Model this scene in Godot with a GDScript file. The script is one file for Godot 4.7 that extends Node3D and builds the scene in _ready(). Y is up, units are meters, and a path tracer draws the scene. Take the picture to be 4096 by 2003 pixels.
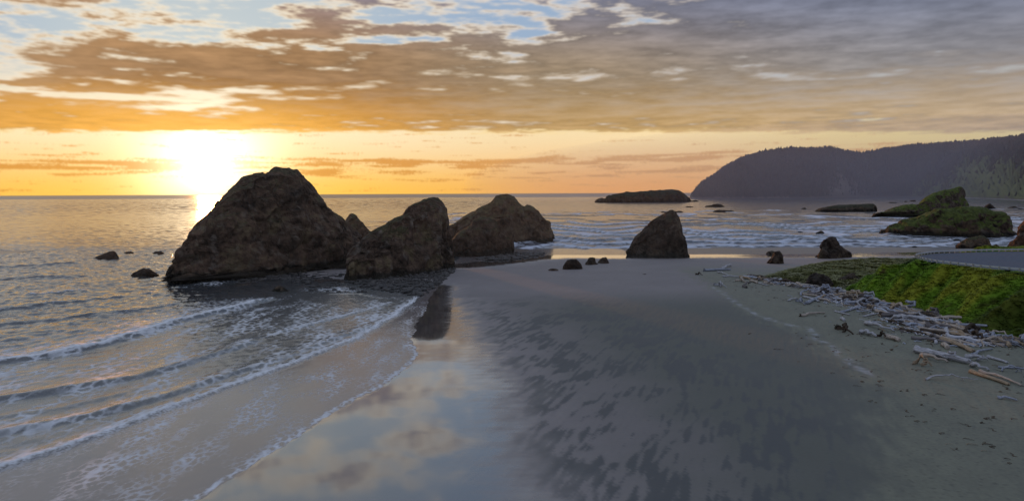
extends Node3D
# A Pacific beach at sunset: sea stacks, surf, wet sand, driftwood, a grassy bluff with a parking lot and a wooded headland.
# Pixel coordinates below are those of the photograph (4096 x 2003); a pixel gives a direction, the ground gives the distance.

const EYE := Vector3(0, 28, 0)
const PITCH := -4.945
const ROLL := -0.25
const HALF := 38.0
const SUN_AZ := -24.7
const SUN_EL := 2.2
var look := Basis()
var focal := 1.0
var rng := RandomNumberGenerator.new()
var taken := {}
var rows_out := []

# ---------------------------------------------------------------- helpers
func noise(kind: int, freq: float, sd: int, octaves := 4, ridged := false) -> FastNoiseLite:
	var n := FastNoiseLite.new()
	n.noise_type = kind
	n.frequency = freq
	n.seed = sd
	n.fractal_octaves = octaves
	n.fractal_type = FastNoiseLite.FRACTAL_RIDGED if ridged else (FastNoiseLite.FRACTAL_FBM if octaves > 1 else FastNoiseLite.FRACTAL_NONE)
	return n

func ray(u: float, v: float) -> Vector3:
	return look * Vector3((u - 2048.0) / focal, -(v - 1001.5) / focal, -1.0)

func px(u: float, v: float, y := 0.0) -> Vector3:
	var d := ray(u, v)
	return EYE + d * ((y - EYE.y) / minf(d.y, -0.0005))

func zoomed(ox: float, oy: float, s: float, pts: Array) -> Array:
	var out := []
	for i in range(0, pts.size(), 2):
		out.append(Vector2(ox + pts[i] / s, oy + pts[i + 1] / s))
	return out

func ground_line(pts: Array, y := 0.0) -> PackedVector2Array:
	var out := PackedVector2Array()
	for p in pts:
		var w := px(p.x, p.y, y)
		out.append(Vector2(w.x, w.z))
	return out

func sstep(a: float, b: float, x: float) -> float:
	var t := clampf((x - a) / (b - a), 0.0, 1.0)
	return t * t * (3.0 - 2.0 * t)

func line_distance(p: Vector2, line: PackedVector2Array) -> float:
	var best := 1e9
	for i in line.size() - 1:
		var a := line[i]
		var ab := line[i + 1] - a
		var t := clampf((p - a).dot(ab) / ab.length_squared(), 0.0, 1.0)
		best = minf(best, (a + ab * t).distance_squared_to(p))
	return sqrt(best)

# signed distance (positive on the right-hand, +x side of a line that runs towards -z) and the share of the way along it
func signed_along(p: Vector2, line: PackedVector2Array) -> Vector2:
	var best := 1e9
	var side := 1.0
	var at := 0.0
	var n := line.size() - 1
	for i in n:
		var a := line[i]
		var ab := line[i + 1] - a
		var raw := (p - a).dot(ab) / ab.length_squared()
		var t := clampf(raw, 0.0, 1.0)
		var d := (a + ab * t).distance_squared_to(p)
		if d < best:
			best = d
			side = 1.0 if ab.cross(p - a) > 0.0 else -1.0
			at = i + clampf(raw, -0.5 if i == 0 else 0.0, 1.5 if i == n - 1 else 1.0)
	return Vector2(sqrt(best) * side, at / n)

func inside_distance(p: Vector2, poly: PackedVector2Array) -> float:
	var closed := poly.duplicate()
	closed.append(poly[0])
	var d := line_distance(p, closed)
	return d if Geometry2D.is_point_in_polygon(p, poly) else -d

func in_rows(n: int, job: Callable) -> Array:
	rows_out = []
	rows_out.resize(n)
	var task := WorkerThreadPool.add_group_task(func(i): rows_out[i] = job.call(i), n, -1, true)
	WorkerThreadPool.wait_for_group_task_completion(task)
	return rows_out

func rgb8(r: float, g: float, b: float) -> Color:
	return Color(r / 255.0, g / 255.0, b / 255.0).srgb_to_linear()

func lin(r: float, g: float, b: float) -> Color:
	return Color(r, g, b).linear_to_srgb()

func numbered(called: String) -> String:
	var n: int = taken.get(called, 0)
	taken[called] = n + 1
	return called if n == 0 else "%s_%03d" % [called, n]

func tag(o: Node, label: String, category := "", group := "", kind := "") -> void:
	if label: o.set_meta("label", label)
	if category: o.set_meta("category", category)
	if group: o.set_meta("group", group)
	if kind: o.set_meta("kind", kind)

func put(called: String, mesh: Mesh, mat: Material, parent: Node = null) -> MeshInstance3D:
	var o := MeshInstance3D.new()
	o.name = numbered(called) if parent == null else called
	o.mesh = mesh
	o.material_override = mat
	(self if parent == null else parent).add_child(o, true)
	return o

func thing(called: String, at: Vector3, turn := 0.0) -> Node3D:
	var o := Node3D.new()
	o.name = numbered(called)
	add_child(o, true)
	o.position = at
	o.rotation.y = turn
	return o

# a grid of nr rows by nc columns of points, with smooth normals
func grid_mesh(v: PackedVector3Array, nr: int, nc: int, colors := PackedColorArray(), uv := PackedVector2Array(), flip := false) -> ArrayMesh:
	var normals := grid_normals(v, nr, nc, flip)
	var idx := PackedInt32Array()
	idx.resize((nr - 1) * (nc - 1) * 6)
	var k := 0
	for r in nr - 1:
		for c in nc - 1:
			var a := r * nc + c
			var b := a + 1
			var d := a + nc
			var e := d + 1
			if flip:
				idx[k] = a; idx[k + 1] = d; idx[k + 2] = b; idx[k + 3] = b; idx[k + 4] = d; idx[k + 5] = e
			else:
				idx[k] = a; idx[k + 1] = b; idx[k + 2] = d; idx[k + 3] = b; idx[k + 4] = e; idx[k + 5] = d
			k += 6
	var arr := []
	arr.resize(Mesh.ARRAY_MAX)
	arr[Mesh.ARRAY_VERTEX] = v
	arr[Mesh.ARRAY_NORMAL] = normals
	arr[Mesh.ARRAY_INDEX] = idx
	if colors.size(): arr[Mesh.ARRAY_COLOR] = colors
	if uv.size(): arr[Mesh.ARRAY_TEX_UV] = uv
	var m := ArrayMesh.new()
	m.add_surface_from_arrays(Mesh.PRIMITIVE_TRIANGLES, arr)
	return m

func grid_normals(v: PackedVector3Array, nr: int, nc: int, flip := false) -> PackedVector3Array:
	var normals := PackedVector3Array()
	normals.resize(v.size())
	var s := -1.0 if flip else 1.0
	for r in nr:
		var up := maxi(r - 1, 0) * nc
		var dn := mini(r + 1, nr - 1) * nc
		for c in nc:
			var n := (v[dn + c] - v[up + c]).cross(v[r * nc + mini(c + 1, nc - 1)] - v[r * nc + maxi(c - 1, 0)])
			normals[r * nc + c] = n.normalized() * s if n.length_squared() > 1e-12 else Vector3.UP
	return normals

func noise_texture(n: FastNoiseLite, size: int, as_normal := false, strength := 8.0, ramp: Gradient = null) -> NoiseTexture2D:
	var t := NoiseTexture2D.new()
	t.width = size
	t.height = size
	t.seamless = true
	t.noise = n
	t.as_normal_map = as_normal
	t.bump_strength = strength
	if ramp: t.color_ramp = ramp
	return t

func ramp(stops: Array) -> Gradient:
	var g := Gradient.new()
	var offs := PackedFloat32Array()
	var cols := PackedColorArray()
	for s in stops:
		offs.append(s[0])
		cols.append(s[1])
	g.offsets = offs
	g.colors = cols
	return g

# ---------------------------------------------------------------- sky
var sky_n := []
func sky_color(az: float, el: float) -> Color:
	var a := deg_to_rad(az)
	var e := deg_to_rad(el)
	var y := sin(e)
	var x := cos(e) * sin(a)
	var z := cos(e) * cos(a)
	var da := absf(wrapf(az - SUN_AZ, -180.0, 180.0))
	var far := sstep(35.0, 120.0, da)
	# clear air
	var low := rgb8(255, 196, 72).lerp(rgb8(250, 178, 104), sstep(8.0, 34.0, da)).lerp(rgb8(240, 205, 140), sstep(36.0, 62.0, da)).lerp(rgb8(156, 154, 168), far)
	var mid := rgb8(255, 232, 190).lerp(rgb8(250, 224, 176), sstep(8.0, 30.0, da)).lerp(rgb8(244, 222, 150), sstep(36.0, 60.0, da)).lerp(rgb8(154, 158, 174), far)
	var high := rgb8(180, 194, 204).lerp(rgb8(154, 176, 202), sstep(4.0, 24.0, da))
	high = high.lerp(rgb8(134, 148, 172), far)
	var top := rgb8(132, 152, 188)
	var c := low.lerp(mid, sstep(0.0, 5.5, el)).lerp(high, sstep(5.0, 11.0, el)).lerp(top, sstep(11.0, 50.0, el))
	# glow round the sun
	var th := sqrt(da * da + (el - 2.0) * (el - 2.0))
	var core := exp(-pow(da / 4.0, 2.0) - pow((el - 2.2) / 3.2, 2.0))
	var aura := exp(-th / 7.0)
	c += Color(1.5, 1.36, 1.12) * core + Color(0.55, 0.42, 0.17) * aura + Color(14, 10, 5) * exp(-pow(th / 0.9, 2.0))
	# thin bars of cloud in the clear strip
	if el < 5.6 and el > 0.2:
		var bar: float = sky_n[3].get_noise_2d(az * 2.6, el * 46.0) + 0.35 * sky_n[2].get_noise_2d(az * 9.0, el * 120.0)
		var band := exp(-pow((el - 2.75 - 0.012 * az) / 0.42, 2.0)) * 0.62 + exp(-pow((el - 1.75) / 0.5, 2.0)) * 0.34
		band *= 1.0 - sstep(60.0, 75.0, da)
		var bk := sstep(0.30, 0.62, bar * 0.85 + band) * (1.0 - 0.75 * core)
		var bc := rgb8(214, 138, 40).lerp(rgb8(214, 160, 104), sstep(10.0, 36.0, da)) + Color(0.5, 0.3, 0.1) * aura
		c = c.lerp(bc, bk * 0.85)
	if el < 4.0:
		return c
	# the deck of cloud, laid on a level sheet overhead
	var X := x / y
	var Z := z / y
	var R := sqrt(X * X + Z * Z)
	var n0: float = sky_n[0].get_noise_2d(X * 0.55 + 3.0, Z * 0.9)
	var n1: float = sky_n[1].get_noise_2d(X, Z * 1.25)
	var n2: float = sky_n[2].get_noise_2d(X * 1.0, Z * 1.5)
	var n3: float = sky_n[4].get_noise_2d(X * 1.0, Z * 1.9)
	n2 *= 0.35 + 0.65 * sstep(8.5, 4.0, R)
	n3 *= sstep(7.0, 3.5, R)
	var rag := n1 * 0.9 + n2 * 0.7
	var edge := 10.9 + 0.055 * X + rag * 0.9
	var in_front := sstep(-2.0, 3.0, Z)
	var deck := sstep(edge + 0.25, edge - 0.45, Z)
	# how closed the deck is: closed low down and towards the right, broken on the upper left, open in the upper middle
	var until := 3.95 + 0.62 * maxf(-X - 0.6, 0.0) - 0.6 * maxf(X, 0.0)
	var closed := sstep(until - 0.55, until + 0.7, Z + 0.9 * n0 + 0.8 * n1) * in_front
	var bias := lerpf(0.16, 0.8, closed)
	bias += 0.62 * sstep(0.3, 2.0, X) * (1.0 - closed)
	bias -= 0.20 * exp(-pow((X + 0.35) / 0.7, 2.0)) * (1.0 - closed)
	bias -= 0.75 * exp(-pow((X + 3.9) / 1.3, 2.0)) * exp(-pow((Z - 7.2) / 1.0, 2.0)) * in_front
	bias = lerpf(0.05, bias, in_front)
	bias = lerpf(bias, -0.10 + 0.2 * sstep(0.0, 2.0, X), sstep(3.4, 2.6, Z))
	var dens := n0 * 0.55 + n1 * 0.7 + n2 * lerpf(0.42, 0.2, closed) + n3 * 0.12 + bias
	var alpha := sstep(-0.20, 0.32, dens) * lerpf(1.0, deck, in_front)
	var thick := sstep(-0.02, 0.55, dens + n3 * 0.12)
	var low_body := rgb8(216, 150, 58).lerp(rgb8(192, 156, 104), sstep(6.0, 30.0, da)).lerp(rgb8(200, 172, 132), sstep(30.0, 60.0, da))
	var high_body := rgb8(160, 124, 88).lerp(rgb8(156, 136, 112), sstep(5.0, 30.0, da)).lerp(rgb8(150, 144, 140), sstep(28.0, 58.0, da))
	var body := low_body.lerp(high_body, sstep(5.2, 10.0, el + n1 * 1.8 + n0 * 1.0))
	body = body.lerp(rgb8(98, 110, 138), sstep(10.0, 17.0, el + 0.07 * az) * 0.75)
	body *= 1.0 + 0.22 * n0 + 0.42 * n1 + 0.26 * n2 + 0.1 * n3
	body += Color(0.42, 0.26, 0.07) * exp(-pow(da / 11.0, 2.0)) * sstep(9.0, 5.0, el)
	var rim := rgb8(228, 214, 200).lerp(rgb8(255, 236, 204) * 1.1, exp(-pow(da / 26.0, 2.0))).lerp(rgb8(166, 164, 166), sstep(26.0, 58.0, da) * 0.85)
	rim = rim.lerp(rgb8(190, 196, 210), sstep(18.0, 34.0, el))
	body = body.lerp(rgb8(136, 144, 164), sstep(20.0, 45.0, el))
	# the underside of the far edge takes the sun's gold
	var fringe := exp(-pow((Z - edge) / 0.32, 2.0)) * in_front * sstep(70.0, 20.0, da)
	var cc := rim.lerp(body, thick)
	cc = cc.lerp(rgb8(255, 226, 160) * 1.15, fringe * 0.75)
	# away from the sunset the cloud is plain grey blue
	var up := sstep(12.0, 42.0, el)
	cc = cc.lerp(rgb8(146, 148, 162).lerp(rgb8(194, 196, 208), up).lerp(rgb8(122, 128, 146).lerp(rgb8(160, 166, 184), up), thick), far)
	# high cloud sheet on the right blends everything
	return c.lerp(cc, alpha)

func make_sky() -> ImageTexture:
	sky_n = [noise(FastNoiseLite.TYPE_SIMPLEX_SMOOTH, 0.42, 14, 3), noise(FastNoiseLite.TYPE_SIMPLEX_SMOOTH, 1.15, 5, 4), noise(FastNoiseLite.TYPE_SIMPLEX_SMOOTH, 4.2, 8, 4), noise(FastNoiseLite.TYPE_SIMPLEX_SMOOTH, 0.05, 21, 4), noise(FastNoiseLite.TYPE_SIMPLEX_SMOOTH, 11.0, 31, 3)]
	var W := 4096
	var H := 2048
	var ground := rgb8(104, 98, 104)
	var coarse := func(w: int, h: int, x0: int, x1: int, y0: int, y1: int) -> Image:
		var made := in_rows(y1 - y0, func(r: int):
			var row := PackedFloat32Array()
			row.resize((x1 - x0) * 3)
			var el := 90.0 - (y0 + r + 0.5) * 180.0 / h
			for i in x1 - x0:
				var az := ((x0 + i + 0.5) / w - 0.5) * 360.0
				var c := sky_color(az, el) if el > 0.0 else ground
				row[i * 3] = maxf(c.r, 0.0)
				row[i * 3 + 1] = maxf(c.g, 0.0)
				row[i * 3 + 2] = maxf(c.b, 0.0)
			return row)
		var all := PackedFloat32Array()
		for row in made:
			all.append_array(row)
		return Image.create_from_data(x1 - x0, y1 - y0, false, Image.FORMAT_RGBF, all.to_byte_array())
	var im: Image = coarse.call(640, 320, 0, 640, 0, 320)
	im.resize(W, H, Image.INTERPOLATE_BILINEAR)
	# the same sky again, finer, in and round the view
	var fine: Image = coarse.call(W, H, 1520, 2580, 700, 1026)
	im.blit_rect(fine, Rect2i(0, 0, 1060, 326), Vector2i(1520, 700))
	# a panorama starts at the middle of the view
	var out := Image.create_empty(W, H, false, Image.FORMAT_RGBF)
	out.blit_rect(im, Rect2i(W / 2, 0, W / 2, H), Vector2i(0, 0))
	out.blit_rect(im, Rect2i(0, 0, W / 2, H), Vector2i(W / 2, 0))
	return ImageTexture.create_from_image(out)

# ---------------------------------------------------------------- beach
const BX := -95.0
const BZ := -35.0
const BS := 300.0    # the beach sheet spans BX..BX+BS and BZ..BZ-BS
var beach_poly := PackedVector2Array()
var wet_line := PackedVector2Array()
var salt_line := PackedVector2Array()
var dry_line := PackedVector2Array()
var bluff_poly := PackedVector2Array()
var dune_poly := PackedVector2Array()
var lot_poly := PackedVector2Array()
var nz_fine: FastNoiseLite
var nz_mid: FastNoiseLite
var nz_big: FastNoiseLite
var nz_streak: FastNoiseLite

func shore_distance(x: float, z: float) -> float:
	return inside_distance(Vector2(x, z), beach_poly) + nz_mid.get_noise_2d(x, z) * 0.5 + nz_big.get_noise_2d(x, z) * 1.0

func beach_base(x: float, z: float) -> float:
	var d := shore_distance(x, z)
	var y := d * 0.013 if d > 0.0 else d * 0.05
	return clampf(y, -3.0, 1.6)

func beach_height(x: float, z: float) -> float:
	return beach_base(x, z) + nz_big.get_noise_2d(x * 1.7, z * 1.7) * 0.05 * sstep(0.4, 1.2, beach_base(x, z))

func dune_height(x: float, z: float) -> float:
	var d := inside_distance(Vector2(x, z), dune_poly)
	if d < -3.0: return -1.0
	var hum := 0.5 + 0.5 * nz_mid.get_noise_2d(x * 1.2, z * 1.2) + 0.35 * nz_fine.get_noise_2d(x * 0.6, z * 0.6)
	return (0.9 + sstep(-0.5, 9.0, d) * (0.9 + 1.3 * hum)) * sstep(-3.0, 0.5, d) - 0.3

func spur(x: float, z: float) -> float:
	return nz_streak.get_noise_2d((x * 0.45 + z * 0.89) * 0.075, (x * 0.89 - z * 0.45) * 0.02)

func bluff_height(x: float, z: float) -> float:
	var p := Vector2(x, z)
	var d := inside_distance(p, bluff_poly)
	if d < -3.0: return -1.0
	d += nz_big.get_noise_2d(x * 1.3, z * 1.3) * 2.2
	var t := clampf(d / lerpf(15.5, 25.0, sstep(-158.0, -186.0, z)), 0.0, 1.0)
	var face := 4.0 * t * (1.0 - t)
	var h := 0.6 + 10.1 * (t * t * (3.0 - 2.0 * t) * 0.55 + pow(t, 0.8) * 0.45)
	# spurs and gullies that run down the face, slanting
	var run := spur(x, z)
	var lump := nz_mid.get_noise_2d(x * 1.6, z * 1.6)
	h += face * ((run - 0.1) * 3.4 + lump * 0.8 + nz_fine.get_noise_2d(x, z) * 0.35)
	# the ravine at the near end
	var rv := exp(-pow((z + 121.0 + (x - 92.0) * 0.32) / 3.6, 2.0)) * sstep(90.0, 97.0, x) * sstep(122.0, 108.0, x)
	h -= rv * 4.2 * clampf(t * 2.0, 0.0, 1.0)
	var flat := sstep(-3.5, 1.0, inside_distance(p, lot_poly))
	h = lerpf(h, 10.7, flat)
	return h * sstep(-3.0, 0.3, d) - 0.4 * sstep(1.0, -2.0, d)

func ground_height(x: float, z: float) -> float:
	return maxf(beach_height(x, z), maxf(dune_height(x, z), bluff_height(x, z)))

func lay_lines() -> void:
	nz_fine = noise(FastNoiseLite.TYPE_SIMPLEX_SMOOTH, 0.45, 3, 3)
	nz_mid = noise(FastNoiseLite.TYPE_SIMPLEX_SMOOTH, 0.12, 4, 3)
	nz_big = noise(FastNoiseLite.TYPE_SIMPLEX_SMOOTH, 0.03, 5, 3)
	nz_streak = noise(FastNoiseLite.TYPE_SIMPLEX_SMOOTH, 1.0, 6, 3, true)
	var k := 4096.0 / 2576.0
	var e := []
	for q in [[420, 1300], [480, 1260], [600, 1190], [750, 1090], [850, 1030], [1000, 940], [1046, 890], [1040, 850], [1050, 800], [1085, 744], [1100, 722], [1040, 716], [940, 722], [860, 708], [720, 702], [620, 712], [600, 680]]:
		e.append(Vector2(q[0] * k, q[1] * k))
	beach_poly = ground_line(e)
	beach_poly.append_array(PackedVector2Array([Vector2(-75, -262), Vector2(-22.7, -262), Vector2(2, -289), Vector2(20, -300), Vector2(52, -296), Vector2(81, -299), Vector2(128, -297), Vector2(188, -305), Vector2(260, -308), Vector2(420, -312), Vector2(420, 20), Vector2(-30, 20)]))
	var w := []
	for q in [[1300, 1300], [1260, 1200], [1245, 1100], [1240, 1000], [1205, 900], [1165, 840], [1132, 770], [1115, 738]]:
		w.append(Vector2(q[0] * k, q[1] * k))
	wet_line = ground_line(w)
	var s := []
	for q in [[1795, 730], [1845, 768], [1890, 795], [1955, 822], [2030, 838], [2045, 850], [2040, 862], [2085, 878], [2115, 905], [2160, 940], [2190, 960]]:
		s.append(Vector2(q[0] * k, q[1] * k))
	salt_line = ground_line(s)
	var dl := []
	for q in [[2240, 1300], [2240, 1100], [2200, 990], [2110, 920], [2030, 850], [1900, 800], [1780, 720], [1725, 690], [1680, 665], [1640, 640], [1560, 600]]:
		dl.append(Vector2(q[0] * k, q[1] * k))
	dry_line = ground_line(dl)
	bluff_poly = PackedVector2Array([Vector2(89, -60), Vector2(89, -116), Vector2(89.5, -124), Vector2(90.5, -136), Vector2(91.3, -146), Vector2(89.3, -157), Vector2(87.2, -166), Vector2(90, -182), Vector2(104, -190), Vector2(120, -205), Vector2(136, -221), Vector2(165, -236), Vector2(240, -262), Vector2(330, -270), Vector2(330, -60)])
	dune_poly = PackedVector2Array([Vector2(76, -206), Vector2(80, -196), Vector2(83.5, -186), Vector2(90, -176), Vector2(104, -182), Vector2(122, -196), Vector2(160, -225), Vector2(180, -240), Vector2(175, -252), Vector2(140, -262), Vector2(118, -252), Vector2(104, -239), Vector2(93, -227), Vector2(83, -215)])
	lot_poly = PackedVector2Array([Vector2(107.2, -173.2), Vector2(105.4, -169.0), Vector2(104.1, -165.3), Vector2(103.4, -160.9), Vector2(103.5, -157.4), Vector2(104.3, -154.5), Vector2(105.4, -151.3), Vector2(106.2, -147.4), Vector2(107.6, -144.4), Vector2(110.0, -140.5), Vector2(116, -131), Vector2(124, -120), Vector2(190, -110), Vector2(230, -150), Vector2(210, -190), Vector2(148.2, -188.6), Vector2(137.5, -188.1), Vector2(129.2, -186.0), Vector2(123.0, -184.4), Vector2(118.9, -183.2), Vector2(114.0, -179.9), Vector2(109.8, -176.6)])

func make_beach() -> void:
	# height sheet
	var n := 376
	var cell := BS / (n - 1)
	var made := in_rows(n, func(r: int):
		var row := PackedVector3Array()
		row.resize(n)
		var z := BZ - r * cell
		for c in n:
			var x := BX + c * cell
			row[c] = Vector3(x, beach_height(x, z), z)
		return row)
	var v := PackedVector3Array()
	var uv := PackedVector2Array()
	for row in made:
		v.append_array(row)
	for r in n:
		for c in n:
			uv.append(Vector2(float(c) / (n - 1), float(r) / (n - 1)))
	# what the sand is made of, first on a coarse raster
	var m := 300
	var fields := in_rows(m, func(r: int):
		var row := PackedFloat32Array()
		row.resize(m * 4)
		var z := BZ - (r + 0.5) * BS / m
		for c in m:
			var x := BX + (c + 0.5) * BS / m
			var p := Vector2(x, z)
			var sea := inside_distance(p, beach_poly)
			var wet := signed_along(p, wet_line).x
			if z < -176.0:
				wet = maxf(wet, 20.0)
			var back := sea if z < -240.0 or x < -12.0 and z < -176.0 else 99.0
			row[c * 4] = minf(wet, back - 17.0 if z < -240.0 else back * 1.5 - 5.0)
			row[c * 4 + 1] = signed_along(p, dry_line).x
			row[c * 4 + 2] = line_distance(p, salt_line)
			row[c * 4 + 3] = minf(sea, 40.0)
		return row)
	var all := PackedFloat32Array()
	for row in fields:
		all.append_array(row)
	var S := 1250
	var fim := Image.create_from_data(m, m, false, Image.FORMAT_RGBAF, all.to_byte_array())
	fim.resize(S, S, Image.INTERPOLATE_BILINEAR)
	var F := fim.get_data().to_float32_array()
	var na := noise(FastNoiseLite.TYPE_SIMPLEX_SMOOTH, 0.26, 41, 4)   # patches
	var nb := noise(FastNoiseLite.TYPE_SIMPLEX_SMOOTH, 0.9, 42, 3)    # ripples, streaks
	var nc := noise(FastNoiseLite.TYPE_SIMPLEX_SMOOTH, 3.4, 43, 2)    # grain
	var nd := noise(FastNoiseLite.TYPE_SIMPLEX_SMOOTH, 0.05, 44, 3)
	var pixels := in_rows(S, func(r: int):
		var row := PackedByteArray()
		row.resize(S * 6)
		var z := BZ - (r + 0.5) * BS / S
		for c in S:
			var x := BX + (c + 0.5) * BS / S
			var k := (r * S + c) * 4
			# backwash runs down the beach: along (-0.42, 0.9) in x, z
			var along := -0.36 * x + 0.93 * z
			var across := 0.93 * x + 0.36 * z
			var streak := nb.get_noise_2d(across * 0.95, along * 0.11)
			var patch := na.get_noise_2d(across * 1.25, along * 0.55)
			var grain := nc.get_noise_2d(x, z)
			var broad := nd.get_noise_2d(x, z)
			var ragged := streak * 1.4 + patch * 2.2
			var wet := F[k] + nb.get_noise_2d(x * 0.12, z * 0.5) * 2.6 + patch * 1.6 + broad * 2.0
			var mirror := sstep(5.0, -4.5, wet)
			var damp := sstep(15.0, 0.0, F[k] + ragged * 2.0)
			var dry := sstep(-5.0, 3.0, F[k + 1] + ragged * 1.6 + broad * 2.0) * sstep(-262.0, -205.0, z + broad * 12.0)
			# dark heavy-mineral sand swept out in streaks over the mid beach
			var field := sstep(1.0, 9.0, F[k] + patch * 3.0) * (1.0 - dry) * lerpf(1.0, 0.3, sstep(34.0, 52.0, F[k] + broad * 14.0)) * sstep(-178.0, -146.0, z + broad * 16.0)
			var dark := sstep(-0.02, 0.24, patch * 0.55 + streak * 0.7 + broad * 0.75 + nd.get_noise_2d(across * 3.1, along * 1.2) * 0.55 + grain * 0.14) * field
			var light := 0.172 + broad * 0.02 + streak * 0.008 + grain * 0.012
			var red := light * 1.10
			var green := light * 0.98
			var blue := light * 0.94
			var e := sstep(2.0, 32.0, F[k] + broad * 9.0) * sstep(-190.0, -150.0, z)
			red = lerpf(red, light * 0.43, e); green = lerpf(green, light * 0.47, e); blue = lerpf(blue, light * 0.36, e)
			red = lerpf(red, 0.027, dark * 0.9); green = lerpf(green, 0.034, dark * 0.9); blue = lerpf(blue, 0.036, dark * 0.9)
			var fleck := sstep(0.30, 0.55, nb.get_noise_2d(x * 1.9 + 40.0, z * 1.9)) * dry * 0.45
			var dl := light * 0.78 * (1.0 + grain * 0.18 + patch * 0.16 - fleck)
			red = lerpf(red, dl * 1.0, dry * 0.9); green = lerpf(green, dl * 1.04, dry * 0.9); blue = lerpf(blue, dl * 0.68, dry * 0.9)
			var salt := exp(-pow((F[k + 2] + streak * 0.6 + patch * 0.7) / 0.75, 2.0)) * clampf(0.35 + nb.get_noise_2d(x * 0.4, z * 0.4) * 0.9, 0.0, 0.75)
			red = lerpf(red, 0.34, salt); green = lerpf(green, 0.36, salt); blue = lerpf(blue, 0.38, salt)
			# water in the sand darkens it
			var wk := lerpf(1.0, 0.45, mirror)
			row[c * 4] = int(255.0 * pow(clampf(red * wk, 0.0, 1.0), 0.4545))
			row[c * 4 + 1] = int(255.0 * pow(clampf(green * wk, 0.0, 1.0), 0.4545))
			row[c * 4 + 2] = int(255.0 * pow(clampf(blue * wk, 0.0, 1.0), 0.4545))
			var rough := lerpf(lerpf(0.8, 0.5, damp), 0.055, pow(mirror, 0.6)) - dark * 0.1
			row[c * 4 + 3] = int(255.0 * clampf(rough, 0.03, 1.0))
			row[S * 4 + c] = int(255.0 * mirror)
			row[S * 5 + c] = int(clampf(128.0 + (150.0 * streak + 90.0 * grain + 60.0 * patch) * (1.0 - mirror), 0.0, 255.0))
		return row)
	var rgb := PackedByteArray()
	var film := PackedByteArray()
	var relief := PackedByteArray()
	for row in pixels:
		rgb.append_array(row.slice(0, S * 4))
		film.append_array(row.slice(S * 4, S * 5))
		relief.append_array(row.slice(S * 5))
	var im := Image.create_from_data(S, S, false, Image.FORMAT_RGBA8, rgb)
	var rough_im := im.duplicate()
	var mat := StandardMaterial3D.new()
	var base: Image = im.duplicate()
	base.convert(Image.FORMAT_RGB8)
	mat.albedo_texture = ImageTexture.create_from_image(base)
	mat.roughness = 1.0
	mat.roughness_texture = ImageTexture.create_from_image(rough_im)
	mat.roughness_texture_channel = BaseMaterial3D.TEXTURE_CHANNEL_ALPHA
	mat.metallic_specular = 0.7
	mat.heightmap_enabled = true
	mat.heightmap_scale = 4.0
	mat.heightmap_texture = ImageTexture.create_from_image(Image.create_from_data(S, S, false, Image.FORMAT_L8, relief))
	mat.clearcoat_enabled = true      # the film of water on the wet strip
	mat.clearcoat = 0.8
	mat.clearcoat_roughness = 0.05
	mat.clearcoat_texture = ImageTexture.create_from_image(Image.create_from_data(S, S, false, Image.FORMAT_L8, film))
	mat.texture_repeat = false
	var o := put("beach_sand", grid_mesh(v, n, n, PackedColorArray(), uv, true), mat)
	tag(o, "wide grey sand beach with a mirror-wet strip and dark streaked patches", "", "", "structure")
	# the same beach farther out, to the right and behind the camera
	var far_mat := StandardMaterial3D.new()
	far_mat.albedo_color = lin(0.15, 0.15, 0.14)
	far_mat.roughness = 0.85
	var st := SurfaceTool.new()
	st.begin(Mesh.PRIMITIVE_TRIANGLES)
	for q in [[BX + BS, 60.0, 600.0, BZ - BS + 27.0], [-28.0, 60.0, BX + BS, BZ]]:
		var y := 1.3
		var a := Vector3(q[0], y, q[1])
		var b := Vector3(q[2], y, q[1])
		var cc := Vector3(q[2], y, q[3])
		var d := Vector3(q[0], y, q[3])
		for pt in [a, d, cc, a, cc, b]:
			st.set_normal(Vector3.UP)
			st.add_vertex(pt)
	o = put("back_beach_sand", st.commit(), far_mat)
	tag(o, "plain dry sand running on behind the bluff", "", "", "structure")

# ---------------------------------------------------------------- sea
const SX := -245.0
const SZ := -35.0
const SS := 300.0
var crests := []     # [line, height, front width, back width, foam, trail]
var sea_swell: FastNoiseLite
var sea_chop: FastNoiseLite

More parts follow.
